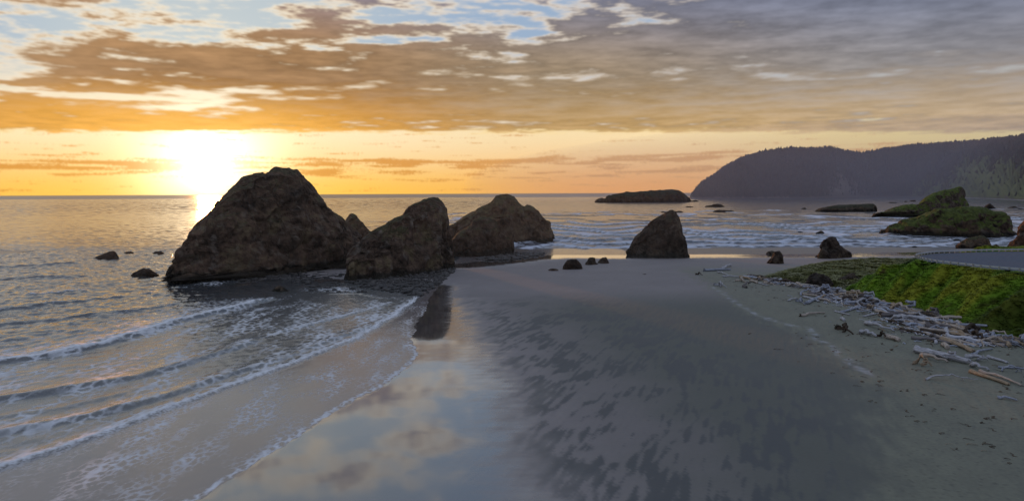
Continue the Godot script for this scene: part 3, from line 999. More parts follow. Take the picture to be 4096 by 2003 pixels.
func make_rocks() -> void:
	make_rock_material()
	# --- the great stack on the left
	var z := zoomed(650, 640, 2.333, [25, 1075, 60, 1000, 130, 940, 195, 910, 175, 860, 200, 790, 235, 720, 300, 640, 345, 570, 420, 500, 490, 420, 560, 340, 620, 280, 690, 210, 740, 160, 800, 130, 870, 107, 920, 118, 955, 128, 970, 136, 985, 112, 1030, 75, 1070, 60, 1120, 70, 1170, 68, 1220, 82, 1260, 75, 1290, 100, 1340, 160, 1400, 225, 1450, 290, 1500, 350, 1540, 410, 1610, 480, 1680, 540, 1740, 600, 1800, 650, 1850, 700, 1870, 770, 1850, 850, 1840, 915])
	rock("sea_stack", "largest sea stack, a broad brown rock with a notched twin summit", "sea stack", z, 1131, 1062, 19.0, {"cell": 0.42, "amp": 1.25, "steep": 0.95, "bulge": 0.8, "push": 0.55, "grain": 1.1, "grass": 0.12, "lichen": 0.55, "tide": 3.0, "green": Color(0.09, 0.078, 0.038), "seed": 12.0})
	rock("boulder", "rounded egg-shaped boulder leaning on the largest sea stack", "boulder", zoomed(650, 640, 2.333, [1345, 960, 1335, 860, 1345, 790, 1375, 740, 1410, 729, 1445, 745, 1462, 795, 1440, 850, 1400, 890, 1390, 960]), 1054, 1054, 3.4, {"cell": 0.35, "amp": 0.25, "grain": 0.5, "tide": 0.0, "lichen": 0.2, "tone": Color(0.12, 0.1, 0.09), "push": 0.2})
	rock("boulder", "pale lumpy boulder at the foot of the largest sea stack", "boulder", zoomed(650, 640, 2.333, [1110, 960, 1120, 860, 1150, 800, 1210, 768, 1270, 765, 1310, 800, 1305, 850, 1270, 880, 1262, 960]), 1058, 1056, 4.2, {"cell": 0.4, "amp": 0.35, "grain": 0.6, "tide": 0.0, "lichen": 0.4, "tone": Color(0.12, 0.1, 0.085), "push": 0.2})
	rock("rock_ledge", "low black ledge awash at the seaward foot of the largest stack", "rock ledge", zoomed(650, 640, 2.333, [150, 1110, 180, 1078, 260, 1068, 350, 1080, 430, 1090, 520, 1112, 620, 1120, 700, 1098]), 1134, 1112, 5.0, {"cell": 0.35, "amp": 0.45, "grain": 0.45, "tone": Color(0.045, 0.038, 0.03), "tide": 2.5})
	rock("sea_stack", "small pointed spire between the largest stack and its neighbour", "sea stack", zoomed(1300, 700, 2.52, [120, 720, 150, 600, 190, 500, 210, 440, 235, 400, 250, 380, 272, 380, 290, 388, 330, 410, 350, 432, 380, 470, 410, 510, 440, 545, 465, 570, 520, 640, 560, 720]), 1010, 1010, 7.0, {"cell": 0.5, "amp": 0.8, "grass": 0.1, "tone": Color(0.085, 0.065, 0.05), "seed": 31.0})
	# --- its neighbour with the blunt overhanging head
	rock("sea_stack", "sea stack sloping up to a blunt upright head, beside the largest stack", "sea stack", zoomed(1300, 700, 2.52, [190, 1068, 200, 1030, 220, 980, 215, 900, 212, 800, 260, 740, 300, 690, 350, 640, 400, 600, 460, 560, 530, 520, 600, 490, 640, 450, 700, 420, 780, 400, 800, 370, 840, 320, 900, 280, 950, 260, 990, 237, 1050, 230, 1110, 225, 1160, 235, 1190, 270, 1210, 310, 1235, 340, 1240, 390, 1250, 440, 1248, 500, 1258, 560, 1275, 620, 1290, 700, 1300, 780, 1295, 850, 1312, 930]), 1126, 1076, 11.0, {"cell": 0.36, "amp": 0.85, "steep": 0.8, "bulge": 0.75, "push": 0.5, "grass": 0.3, "lichen": 0.75, "tide": 2.0, "tone": Color(0.095, 0.08, 0.07), "green": Color(0.07, 0.066, 0.03), "seed": 47.0})
	# --- the two stacks behind
	rock("sea_stack", "tan grass-capped sea stack with a small shoulder knob, farther out", "sea stack", zoomed(1300, 700, 2.52, [1060, 720, 1100, 650, 1180, 570, 1250, 515, 1300, 490, 1340, 460, 1380, 430, 1450, 390, 1520, 350, 1580, 310, 1640, 275, 1690, 248, 1710, 225, 1716, 200, 1740, 202, 1780, 194, 1830, 192, 1880, 198, 1905, 212, 1930, 240, 1960, 270, 1990, 300, 2015, 312, 2030, 296, 2050, 292, 2080, 305, 2110, 335, 2140, 355, 2165, 385, 2180, 410, 2210, 435, 2240, 455, 2265, 460, 2278, 485, 2280, 540, 2290, 580, 2310, 620, 2328, 668]), 985, 968, 17.0, {"cell": 0.55, "amp": 1.0, "steep": 0.75, "grass": 0.55, "lichen": 0.4, "tone": Color(0.1, 0.08, 0.062), "green": Color(0.115, 0.095, 0.045), "seed": 63.0})
	rock("sea_stack", "dark humped rock in front of the tan grass-capped stack", "sea stack", zoomed(1300, 700, 2.52, [1130, 830, 1180, 740, 1230, 680, 1290, 620, 1340, 575, 1400, 545, 1440, 520, 1480, 490, 1500, 455, 1540, 430, 1580, 420, 1640, 420, 1690, 445, 1730, 470, 1780, 440, 1820, 430, 1860, 460, 1890, 490, 1905, 530, 1912, 600, 1910, 680, 1905, 760, 1908, 800]), 1030, 1018, 9.0, {"cell": 0.42, "amp": 0.85, "steep": 0.75, "grass": 0.25, "lichen": 0.35, "tide": 2.4, "tone": Color(0.075, 0.06, 0.05), "green": Color(0.065, 0.06, 0.026), "seed": 77.0})
	# --- the lone stack on the sand
	rock("sea_stack", "lone pointed dark sea stack standing on the wet sand", "sea stack", zoomed(2100, 700, 1.9815, [812, 632, 820, 590, 840, 540, 870, 490, 920, 455, 950, 410, 1000, 365, 1060, 325, 1110, 290, 1150, 270, 1170, 267, 1190, 285, 1210, 310, 1230, 345, 1245, 390, 1250, 420, 1262, 460, 1270, 510, 1285, 550, 1288, 600, 1300, 658]), 1024, 1034, 9.0, {"cell": 0.36, "amp": 0.75, "steep": 0.8, "grass": 0.2, "lichen": 0.25, "tone": Color(0.06, 0.052, 0.047), "tide": 1.4, "green": Color(0.055, 0.05, 0.028), "seed": 90.0, "base": 0.1})
	# --- boulders on the sand
	var t := Color(0.052, 0.046, 0.042)
	var bo := {"cell": 0.22, "amp": 0.28, "grain": 0.35, "tone": t, "tide": 0.0, "skirt": 0.5, "lichen": 0.2, "steep": 0.7, "base": 0.3}
	rock("boulder", "large domed dark boulder on the sand, biggest of its cluster", "boulder", zoomed(2000, 980, 3.22, [805, 324, 820, 290, 820, 260, 840, 225, 870, 190, 920, 178, 985, 178, 1010, 200, 1040, 235, 1060, 285, 1066, 322]), 1081, 1080, 3.4, bo)
	rock("boulder", "squarish dark boulder on the sand beside its rounded twin", "boulder", zoomed(2000, 980, 3.22, [1088, 264, 1100, 220, 1125, 200, 1140, 165, 1190, 153, 1225, 160, 1232, 210, 1260, 240, 1264, 264]), 1062, 1062, 2.4, bo)
	rock("boulder", "rounded dark boulder on the sand beside the squarish one", "boulder", zoomed(2000, 980, 3.22, [1240, 244, 1260, 215, 1280, 185, 1320, 158, 1370, 153, 1385, 180, 1412, 244]), 1056, 1056, 2.4, bo)
	rock("boulder", "low dark boulder on the sand next to the large domed one", "boulder", zoomed(2000, 980, 3.22, [605, 344, 640, 315, 670, 300, 710, 295, 740, 310, 770, 344]), 1087, 1087, 1.8, bo)
	rock("boulder", "low flat dark boulder alone on open sand", "boulder", zoomed(2000, 980, 3.22, [1782, 400, 1820, 375, 1870, 367, 1905, 375, 1918, 402]), 1105, 1105, 1.6, bo)
	for q in [[395, 334, 100, 8], [697, 357, 66, 5], [1077, 354, 36, 6], [962, 338, 34, 4], [1122, 316, 26, 4], [1175, 282, 32, 4], [730, 260, 100, 12], [304, 222, 40, 14], [187, 208, 36, 8]]:
		low_rock("sand_stone", "small flat stone half sunk in the wet sand among the boulders", "stone", 2000 + q[0] / 3.22, 980 + q[1] / 3.22, q[2] / 3.22, q[3] / 3.22, {"group": "flat stones in the sand", "base": 0.25, "skirt": 0.3})
	# --- two stacks towards the dunes
	rock("sea_stack", "small dark stack like a seated figure, at the edge of the dunes", "sea stack", zoomed(2100, 700, 1.9815, [1913, 699, 1930, 672, 1962, 645, 1966, 625, 1985, 606, 2018, 600, 2040, 620, 2045, 660, 2052, 702]), 1052, 1054, 3.0, {"cell": 0.25, "amp": 0.35, "grain": 0.45, "tone": t, "tide": 0.0, "skirt": 0.6, "base": 0.8, "lichen": 0.2})
	low_rock("rock", "low dark rock behind the small seated stack", "rock", 3085, 1015, 44, 13, {"base": 0.2})
	rock("sea_stack", "dark hooded stack with a sloping foot, beyond the dune grass", "sea stack", zoomed(3100, 450, 1.939, [328, 1134, 345, 1090, 350, 1050, 355, 1010, 380, 985, 410, 968, 440, 962, 470, 970, 490, 1000, 510, 1030, 545, 1060, 575, 1080, 596, 1124]), 1034, 1030, 5.0, {"cell": 0.3, "amp": 0.5, "grain": 0.6, "tone": t, "tide": 0.0, "skirt": 0.8, "base": 0.3, "lichen": 0.3, "seed": 5.0})
	low_rock("rock", "small dark stone at the foot of the hooded stack", "rock", 3268, 1027, 16, 8, {"base": 0.2})
	# --- rocks in the water
	var wet := {"tone": Color(0.04, 0.035, 0.03), "tide": 1.0, "lichen": 0.15}
	rock("sea_rock", "long wedge-shaped dark rock awash seaward of the largest stack", "rock", zoomed(0, 600, 1.8, [655, 786, 700, 760, 740, 748, 790, 728, 820, 724, 840, 740, 850, 778]), 1036, 1034, 4.5, {"cell": 0.35, "amp": 0.4, "grain": 0.5}.merged(wet))
	low_rock("sea_rock", "smallest of the rocks awash seaward of the largest stack", "rock", 516, 1012, 40, 8, wet)
	rock("sea_rock", "small rounded rock awash seaward of the largest stack", "rock", zoomed(0, 600, 1.8, [1086, 753, 1120, 728, 1160, 725, 1192, 750]), 1017, 1017, 3.0, {"cell": 0.35, "amp": 0.3, "grain": 0.4}.merged(wet))
	rock("sea_rock", "jagged domed rock awash near the seaward foot of the largest stack", "rock", zoomed(0, 600, 1.8, [928, 912, 960, 880, 1000, 860, 1035, 845, 1075, 855, 1110, 875, 1144, 906]), 1105, 1104, 4.5, {"cell": 0.3, "amp": 0.55, "grain": 0.45}.merged(wet))
	rock("sea_rock", "dark rock in the shallow water before the sand pocket", "rock", zoomed(0, 600, 1.8, [1944, 1022, 1975, 990, 2010, 978, 2050, 985, 2086, 1020]), 1168, 1167, 2.6, {"cell": 0.22, "amp": 0.35, "grain": 0.35}.merged(wet))
	# --- far rocks and islands
	rock("island", "long flat-topped island off the headland", "island", zoomed(2100, 700, 1.9815, [565, 214, 600, 208, 655, 198, 670, 170, 690, 152, 730, 155, 760, 148, 820, 140, 900, 132, 980, 127, 1040, 125, 1100, 116, 1160, 112, 1200, 120, 1240, 138, 1275, 160, 1300, 185, 1320, 200, 1352, 209]), 810, 807, 60.0, {"cell": 3.0, "amp": 4.0, "grain": 4.0, "steep": 0.5, "grass": 0.6, "tide": 5.0, "tone": Color(0.09, 0.07, 0.055), "green": Color(0.07, 0.068, 0.04)})
	rock("island", "long low pale-backed rock island in the bay", "island", zoomed(3100, 450, 1.939, [300, 772, 350, 745, 400, 730, 480, 718, 560, 715, 640, 710, 720, 702, 765, 703, 785, 725, 790, 768]), 848, 847, 20.0, {"cell": 1.6, "amp": 1.5, "grain": 2.0, "steep": 0.5, "grass": 0.45, "tide": 3.0, "tone": Color(0.095, 0.085, 0.075), "green": Color(0.08, 0.075, 0.045)})
	rock("island", "rock island with a high green back falling off sharply at one end", "island", zoomed(3100, 450, 1.939, [786, 808, 830, 790, 870, 765, 930, 735, 1000, 718, 1060, 712, 1110, 715, 1130, 690, 1170, 655, 1230, 625, 1300, 605, 1370, 590, 1430, 573, 1460, 580, 1475, 610, 1478, 640, 1468, 680, 1475, 710, 1505, 770]), 868, 862, 26.0, {"cell": 1.3, "amp": 1.6, "grain": 2.0, "steep": 0.65, "grass": 1.0, "tide": 3.0, "tone": Color(0.1, 0.09, 0.08), "green": Color(0.12, 0.155, 0.03), "seed": 3.0})
	rock("island", "wide craggy island with a green top and dark cliffs", "island", zoomed(3100, 450, 1.939, [810, 940, 850, 910, 900, 890, 930, 860, 990, 835, 1030, 818, 1100, 808, 1140, 790, 1200, 770, 1260, 748, 1340, 742, 1420, 735, 1500, 730, 1580, 730, 1640, 742, 1690, 762, 1740, 765, 1780, 772, 1800, 790, 1810, 820, 1822, 850, 1815, 890, 1815, 930, 1838, 968]), 938, 950, 22.0, {"cell": 0.75, "amp": 1.5, "grain": 1.3, "steep": 0.6, "grass": 1.0, "lichen": 0.4, "tide": 2.5, "tone": Color(0.085, 0.07, 0.06), "green": Color(0.105, 0.13, 0.03), "seed": 8.0})
	rock("sea_rock", "blocky brown rock in front of the craggy green island", "rock", zoomed(3100, 450, 1.939, [1390, 1042, 1430, 1000, 1480, 975, 1550, 960, 1610, 955, 1660, 985, 1670, 1020, 1680, 1056]), 994, 996, 8.0, {"cell": 0.5, "amp": 0.9, "grain": 0.8, "tide": 1.5, "tone": Color(0.085, 0.07, 0.055), "grass": 0.2})
	rock("sea_rock", "small dark rock beside the blocky brown rock", "rock", zoomed(3100, 450, 1.939, [1672, 1058, 1690, 1025, 1720, 1018, 1735, 1030, 1738, 1060]), 996, 997, 3.0, {"cell": 0.4, "amp": 0.5, "grain": 0.5}.merged(wet))
	low_rock("sea_rock", "flat dark reef before the craggy green island", "rock", 3818, 963, 52, 9, wet)
	rock("sea_stack", "craggy brown rock rising beyond the guardrail, cut off by the bluff's end", "sea stack", zoomed(3100, 450, 1.939, [1786, 1048, 1830, 1000, 1880, 970, 1885, 930, 1895, 880, 1931, 835, 1990, 800, 2050, 825, 2110, 900, 2160, 1060]), 996, 1000, 9.0, {"cell": 0.5, "amp": 1.2, "grain": 0.8, "tide": 1.5, "tone": Color(0.1, 0.07, 0.055), "grass": 0.2, "seed": 19.0})
	rock("sea_rock", "three-cornered rock standing off the far beach", "rock", zoomed(3100, 450, 1.939, [1585, 748, 1600, 728, 1620, 738, 1640, 715, 1665, 705, 1690, 720, 1714, 748]), 836, 836, 14.0, {"cell": 1.2, "amp": 1.0, "grain": 1.0}.merged(wet))
	for q in [[3571, 812, 40, 5], [3623, 808, 14, 5], [3652, 806, 28, 6], [4050, 833, 44, 9], [4080, 836, 24, 4], [3215, 836, 20, 6], [3600, 985, 34, 7], [3658, 989, 24, 6], [4085, 871, 40, 5]]:
		low_rock("sea_rock", "small dark rock showing above the surf of the outer bay", "rock", q[0], q[1], q[2], q[3], {"group": "small rocks in the outer bay"}.merged(wet))
	for q in [[2860, 828, 80, 13, "low peaked reef rock near the long flat-topped island"], [2756, 829, 32, 5, "low sliver of reef beside the peaked reef rock"], [2893, 848, 84, 10, "long low reef rock between the island and the lone stack"], [2690, 850, 90, 7, "reef awash behind the tip of the lone stack"], [3200, 930, 26, 5, "flat dark rock in the surf near the hooded stack"], [3280, 936, 38, 14, "peaked dark rock in the surf behind the hooded stack"]]:
		low_rock("sea_rock", q[4], "rock", q[0], q[1], q[2], q[3], wet)
	# --- boulders of the dunes
	rock("boulder", "large rough black boulder bedded in the dune grass beside driftwood", "boulder", zoomed(2750, 1020, 3.5, [1605, 470, 1640, 400, 1680, 330, 1720, 270, 1790, 245, 1850, 260, 1900, 265, 1960, 300, 1990, 350, 2010, 400, 2035, 465]), 1157, 1157, 4.0, {"cell": 0.22, "amp": 0.7, "grain": 0.4, "tone": Color(0.042, 0.04, 0.04), "tide": 0.0, "base": 0.8, "lichen": 0.2})
	rock("rock_outcrop", "dark rock outcrop between the dune grass and the green bluff", "rock outcrop", zoomed(2750, 1020, 3.5, [2040, 400, 2080, 350, 2140, 320, 2200, 290, 2270, 250, 2340, 235, 2400, 300, 2420, 380]), 1134, 1128, 3.0, {"cell": 0.3, "amp": 0.7, "grain": 0.5, "tone": Color(0.05, 0.047, 0.043), "tide": 0.0, "base": 1.5, "lichen": 0.2})
	make_shingle()

func stone_mesh(sd: int) -> ArrayMesh:
	var s := SphereMesh.new()
	s.radial_segments = 9
	s.rings = 5
	s.radius = 0.5
	s.height = 0.8
	var arr := s.get_mesh_arrays()
	var v: PackedVector3Array = arr[Mesh.ARRAY_VERTEX]
	for i in v.size():
		v[i] *= 1.0 + 0.55 * rk[3].get_noise_3d(v[i].x * 1.6 + sd * 9.0, v[i].y * 1.6, v[i].z * 1.6)
	var st := SurfaceTool.new()
	arr[Mesh.ARRAY_VERTEX] = v
	var m := ArrayMesh.new()
	m.add_surface_from_arrays(Mesh.PRIMITIVE_TRIANGLES, arr)
	st.create_from(m, 0)
	st.generate_normals()
	return st.commit()

func scatter(called: String, label: String, mesh: Mesh, mat: Material, at: Array, cols := []) -> MultiMeshInstance3D:
	var mm := MultiMesh.new()
	mm.transform_format = MultiMesh.TRANSFORM_3D
	mm.use_colors = cols.size() > 0
	mm.mesh = mesh
	mm.instance_count = at.size()
	for i in at.size():
		mm.set_instance_transform(i, at[i])
		if cols.size(): mm.set_instance_color(i, cols[i])
	var o := MultiMeshInstance3D.new()
	o.name = numbered(called)
	o.multimesh = mm
	o.material_override = mat
	add_child(o, true)
	tag(o, label, "", "", "stuff")
	return o

func make_shingle() -> void:
	var mat := StandardMaterial3D.new()
	mat.vertex_color_use_as_albedo = true
	mat.roughness = 0.55
	var areas := [
		["dark wet shingle spread round the foot of the blunt-headed stack", zoomed(1300, 700, 2.52, [200, 1075, 400, 1065, 700, 1040, 1000, 1000, 1300, 940, 1290, 1000, 1150, 1100, 1060, 1180, 960, 1225, 800, 1200, 600, 1170, 400, 1150, 300, 1110]), 1500, 0.75],
		["dark cobbles along the foot of the largest stack", zoomed(650, 640, 2.333, [560, 1130, 800, 1050, 1000, 1010, 1300, 985, 1650, 930, 1700, 960, 1450, 1010, 1250, 1050, 1420, 1130, 1350, 1160, 1000, 1110, 800, 1130]), 900, 0.8],
		["dark stones beside the humped rock behind", zoomed(1300, 700, 2.52, [1500, 850, 1900, 790, 2150, 775, 2240, 795, 2050, 830, 1850, 862, 1600, 860]), 420, 1.1],
		["scattered wet stones in the shallows by the blunt-headed stack", zoomed(650, 640, 2.333, [1350, 1170, 1650, 1150, 1900, 1190, 1900, 1240, 1600, 1250, 1350, 1230]), 70, 0.7],
	]
	for a in areas:
		var poly := ground_line(a[1])
		var lo := poly[0]
		var hi := poly[0]
		for p in poly:
			lo = lo.min(p)
			hi = hi.max(p)
		var at := []
		var cols := []
		while at.size() < a[2]:
			var p := Vector2(rng.randf_range(lo.x, hi.x), rng.randf_range(lo.y, hi.y))
			if not Geometry2D.is_point_in_polygon(p, poly): continue
			var keep := nz_mid.get_noise_2d(p.x * 1.5, p.y * 1.5) + 0.35
			if rng.randf() > keep * 2.0: 
				if rng.randf() > 0.06: continue
			var s: float = a[3] * pow(rng.randf(), 2.2) * 1.9 + 0.25
			var b := Basis.from_euler(Vector3(rng.randf_range(-0.3, 0.3), rng.randf() * TAU, 0)).scaled(Vector3(s * rng.randf_range(0.8, 1.5), s * rng.randf_range(0.5, 0.9), s))
			at.append(Transform3D(b, Vector3(p.x, maxf(beach_height(p.x, p.y), 0.0) + s * 0.12, p.y)))
			var g := rng.randf_range(0.02, 0.055)
			cols.append(Color(g * 1.1, g, g * 0.9))
		scatter("shingle", a[0], stone_mesh(at.size()), mat, at, cols)

# ---------------------------------------------------------------- bluff, dunes, parking lot
func blade_tuft(blades: int, h: float, w: float, spread: float, sd: int) -> ArrayMesh:
	var g := RandomNumberGenerator.new()
	g.seed = sd
	var st := SurfaceTool.new()
	st.begin(Mesh.PRIMITIVE_TRIANGLES)
	for i in blades:
		var a := g.randf() * TAU
		var out := Vector3(cos(a), 0, sin(a))
		var side := Vector3(-out.z, 0, out.x) * w
		var p0 := out * g.randf() * spread * 0.4
		var hh := h * g.randf_range(0.6, 1.1)
		var p1 := p0 + out * spread * 0.5 + Vector3.UP * hh * 0.6
		var p2 := p0 + out * spread * g.randf_range(1.1, 1.7) + Vector3.UP * hh * 0.8
		for tri in [[p0 - side, p0 + side, p1 + side * 0.8], [p0 - side, p1 + side * 0.8, p1 - side * 0.8], [p1 - side * 0.8, p1 + side * 0.8, p2]]:
			for q in tri:
				st.add_vertex(q)
	st.generate_normals()
	return st.commit()

# a sheet of land over a rectangle; quads that lie wholly under the beach are left out
func land_mesh(x0: float, x1: float, z0: float, z1: float, cell: float, height: Callable, color: Callable) -> Array:
	var nc := int((x1 - x0) / cell) + 1
	var nr := int((z0 - z1) / cell) + 1
	var made := in_rows(nr, func(r: int):
		var row := PackedVector3Array()
		row.resize(nc)
		for c in nc:
			var x := x0 + c * cell
			var z := z0 - r * cell
			row[c] = Vector3(x, height.call(x, z), z)
		return row)
	var v := PackedVector3Array()
	for row in made: v.append_array(row)
	var nn := grid_normals(v, nr, nc, true)
	var cols := PackedColorArray()
	cols.resize(v.size())
	for i in v.size(): cols[i] = color.call(v[i])
	var idx := PackedInt32Array()
	var quads := PackedInt32Array()
	for r in nr - 1:
		for c in nc - 1:
			var a := r * nc + c
			if maxf(maxf(v[a].y, v[a + 1].y), maxf(v[a + nc].y, v[a + nc + 1].y)) < -0.3: continue
			idx.append_array(PackedInt32Array([a, a + nc, a + 1, a + 1, a + nc, a + nc + 1]))
			quads.append(a)
	var arr := []
	arr.resize(Mesh.ARRAY_MAX)
	arr[Mesh.ARRAY_VERTEX] = v
	arr[Mesh.ARRAY_NORMAL] = nn
	arr[Mesh.ARRAY_COLOR] = cols
	arr[Mesh.ARRAY_INDEX] = idx
	var m := ArrayMesh.new()
	m.add_surface_from_arrays(Mesh.PRIMITIVE_TRIANGLES, arr)
	return [m, v, nc, quads]

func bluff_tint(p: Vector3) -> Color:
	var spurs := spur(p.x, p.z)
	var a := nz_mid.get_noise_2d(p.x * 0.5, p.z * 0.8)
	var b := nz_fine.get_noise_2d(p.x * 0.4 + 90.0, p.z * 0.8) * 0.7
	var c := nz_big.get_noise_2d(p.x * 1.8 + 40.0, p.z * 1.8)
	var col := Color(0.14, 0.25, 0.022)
	col = col.lerp(Color(0.23, 0.25, 0.026), sstep(0.0, 0.45, c * 0.6 + a * 0.4 + spurs * 0.5))          # yellowed turf; spurs painted lighter, as if sunlit, to bring out the relief
	col = col.lerp(Color(0.05, 0.095, 0.014), sstep(0.18, 0.46, a * 0.8 + b * 0.45 - c * 0.3 - spurs * 0.55))    # darker shrubs; gully shade also painted in between the spurs
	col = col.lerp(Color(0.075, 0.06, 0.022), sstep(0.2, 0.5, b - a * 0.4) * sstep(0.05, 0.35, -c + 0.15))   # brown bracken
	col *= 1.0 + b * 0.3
	# darker olive brown in patches round the near ravine
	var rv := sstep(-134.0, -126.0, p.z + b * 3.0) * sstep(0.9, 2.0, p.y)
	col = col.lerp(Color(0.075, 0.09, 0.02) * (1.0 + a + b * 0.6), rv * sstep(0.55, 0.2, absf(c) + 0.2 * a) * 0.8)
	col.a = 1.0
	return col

func dune_tint(p: Vector3) -> Color:
	var a := nz_mid.get_noise_2d(p.x * 1.1 + 20.0, p.z * 1.1)
	var b := nz_fine.get_noise_2d(p.x, p.z)
	var d := inside_distance(Vector2(p.x, p.z), dune_poly)
	var col := Color(0.2, 0.205, 0.075).lerp(Color(0.27, 0.27, 0.15), sstep(-0.1, 0.4, a)).lerp(Color(0.11, 0.11, 0.034), sstep(0.05, 0.4, b - a * 0.5))
	col = col.lerp(Color(0.14, 0.135, 0.125), sstep(1.8, 0.2, d + b * 1.6 + a * 1.2))
	col.a = 1.0
	return col

func grow(called: String, label: String, land: Array, count: int, mesh: Mesh, mat: Material, tint: Callable, least: float, ok: Callable, s0: float, s1: float) -> void:
	var v: PackedVector3Array = land[1]
	var nc: int = land[2]
	var quads: PackedInt32Array = land[3]
	var at := []
	var cols := []
	var tries := 0
	while at.size() < count and tries < count * 5:
		tries += 1
		var a := quads[rng.randi() % quads.size()]
		var fx := rng.randf()
		var fz := rng.randf()
		var p := v[a].lerp(v[a + 1], fx).lerp(v[a + nc].lerp(v[a + nc + 1], fx), fz)
		if p.y < least or not ok.call(p): continue
		var s := rng.randf_range(s0, s1)
		at.append(Transform3D(Basis(Vector3.UP, rng.randf() * TAU).scaled(Vector3(s, s * rng.randf_range(0.7, 1.2), s)), p - Vector3.UP * 0.03))
		cols.append(tint.call(p) * rng.randf_range(0.75, 1.25))
	scatter(called, label, mesh, mat, at, cols)

func make_land() -> void:
	var ground := StandardMaterial3D.new()
	ground.vertex_color_use_as_albedo = true
	ground.roughness = 0.95
	ground.metallic_specular = 0.2
	var leaf := StandardMaterial3D.new()
	leaf.vertex_color_use_as_albedo = true
	leaf.roughness = 0.7
	leaf.metallic_specular = 0.25
	leaf.cull_mode = BaseMaterial3D.CULL_DISABLED
	leaf.backlight_enabled = true
	leaf.backlight = Color(0.3, 0.3, 0.2)
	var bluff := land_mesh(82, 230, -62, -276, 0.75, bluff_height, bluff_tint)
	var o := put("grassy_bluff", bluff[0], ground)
	tag(o, "steep green bluff with gullies above the driftwood", "", "", "structure")
	var dune := land_mesh(70, 186, -170, -268, 0.6, dune_height, dune_tint)
	o = put("dune", dune[0], ground)
	tag(o, "low hummocky dune at the foot of the bluff", "", "", "structure")
	var off_lot := func(p): return p.x < 165.0 and not Geometry2D.is_point_in_polygon(Vector2(p.x - 0.3, p.z), lot_poly)
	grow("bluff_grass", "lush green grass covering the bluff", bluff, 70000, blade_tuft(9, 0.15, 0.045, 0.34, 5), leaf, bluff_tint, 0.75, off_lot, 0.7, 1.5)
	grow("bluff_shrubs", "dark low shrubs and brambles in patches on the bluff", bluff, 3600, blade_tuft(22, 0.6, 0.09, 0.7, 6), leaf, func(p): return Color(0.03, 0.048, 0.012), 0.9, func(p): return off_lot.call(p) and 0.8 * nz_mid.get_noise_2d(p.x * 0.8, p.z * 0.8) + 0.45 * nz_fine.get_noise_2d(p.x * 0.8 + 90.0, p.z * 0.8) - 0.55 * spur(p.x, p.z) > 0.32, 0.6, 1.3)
	var in_dune := func(p):
		var d := inside_distance(Vector2(p.x, p.z), dune_poly)
		return d + nz_fine.get_noise_2d(p.x, p.z) * 1.6 > 0.9 and bluff_height(p.x, p.z) < p.y
	grow("dune_grass", "pale olive beach grass growing on the dune", dune, 15000, blade_tuft(10, 0.5, 0.05, 0.6, 7), leaf, dune_tint, 0.9, in_dune, 0.7, 1.5)
	# parking lot
	var st := SurfaceTool.new()
	st.begin(Mesh.PRIMITIVE_TRIANGLES)
	var tri := Geometry2D.triangulate_polygon(lot_poly)
	for i in tri:
		st.set_normal(Vector3.UP)
		st.set_uv(lot_poly[i] * 0.05)
		st.add_vertex(Vector3(lot_poly[i].x, 10.76, lot_poly[i].y))
	var tar := StandardMaterial3D.new()
	tar.albedo_texture = noise_texture(noise(FastNoiseLite.TYPE_SIMPLEX, 0.03, 101, 5), 512, false, 1.0, ramp([[0.0, lin(0.036, 0.048, 0.075)], [0.5, lin(0.05, 0.066, 0.1)], [1.0, lin(0.07, 0.088, 0.125)]]))
	tar.roughness = 0.75
	o = put("parking_lot", st.commit(), tar)
	tag(o, "asphalt parking lot on top of the bluff", "", "", "structure")
	make_guardrail()
	# sign at the far end of the lot
	var s := thing("sign_post", Vector3(125.0, ground_height(125.0, -193.5), -193.5), 0.5)
	tag(s, "small white sign on a dark wooden post beyond the guardrail", "sign")
	var bm := BoxMesh.new()
	bm.size = Vector3(0.14, 2.2, 0.14)
	var wood := StandardMaterial3D.new()
	wood.albedo_color = lin(0.09, 0.06, 0.045)
	wood.roughness = 0.9
	put("post", bm, wood, s).position = Vector3(0, 1.0, 0)
	var b2 := BoxMesh.new()
	b2.size = Vector3(0.75, 0.7, 0.04)
	var white := StandardMaterial3D.new()
	white.albedo_color = lin(0.7, 0.7, 0.7)
	put("board", b2, white, s).position = Vector3(0.55, 1.25, 0.02)

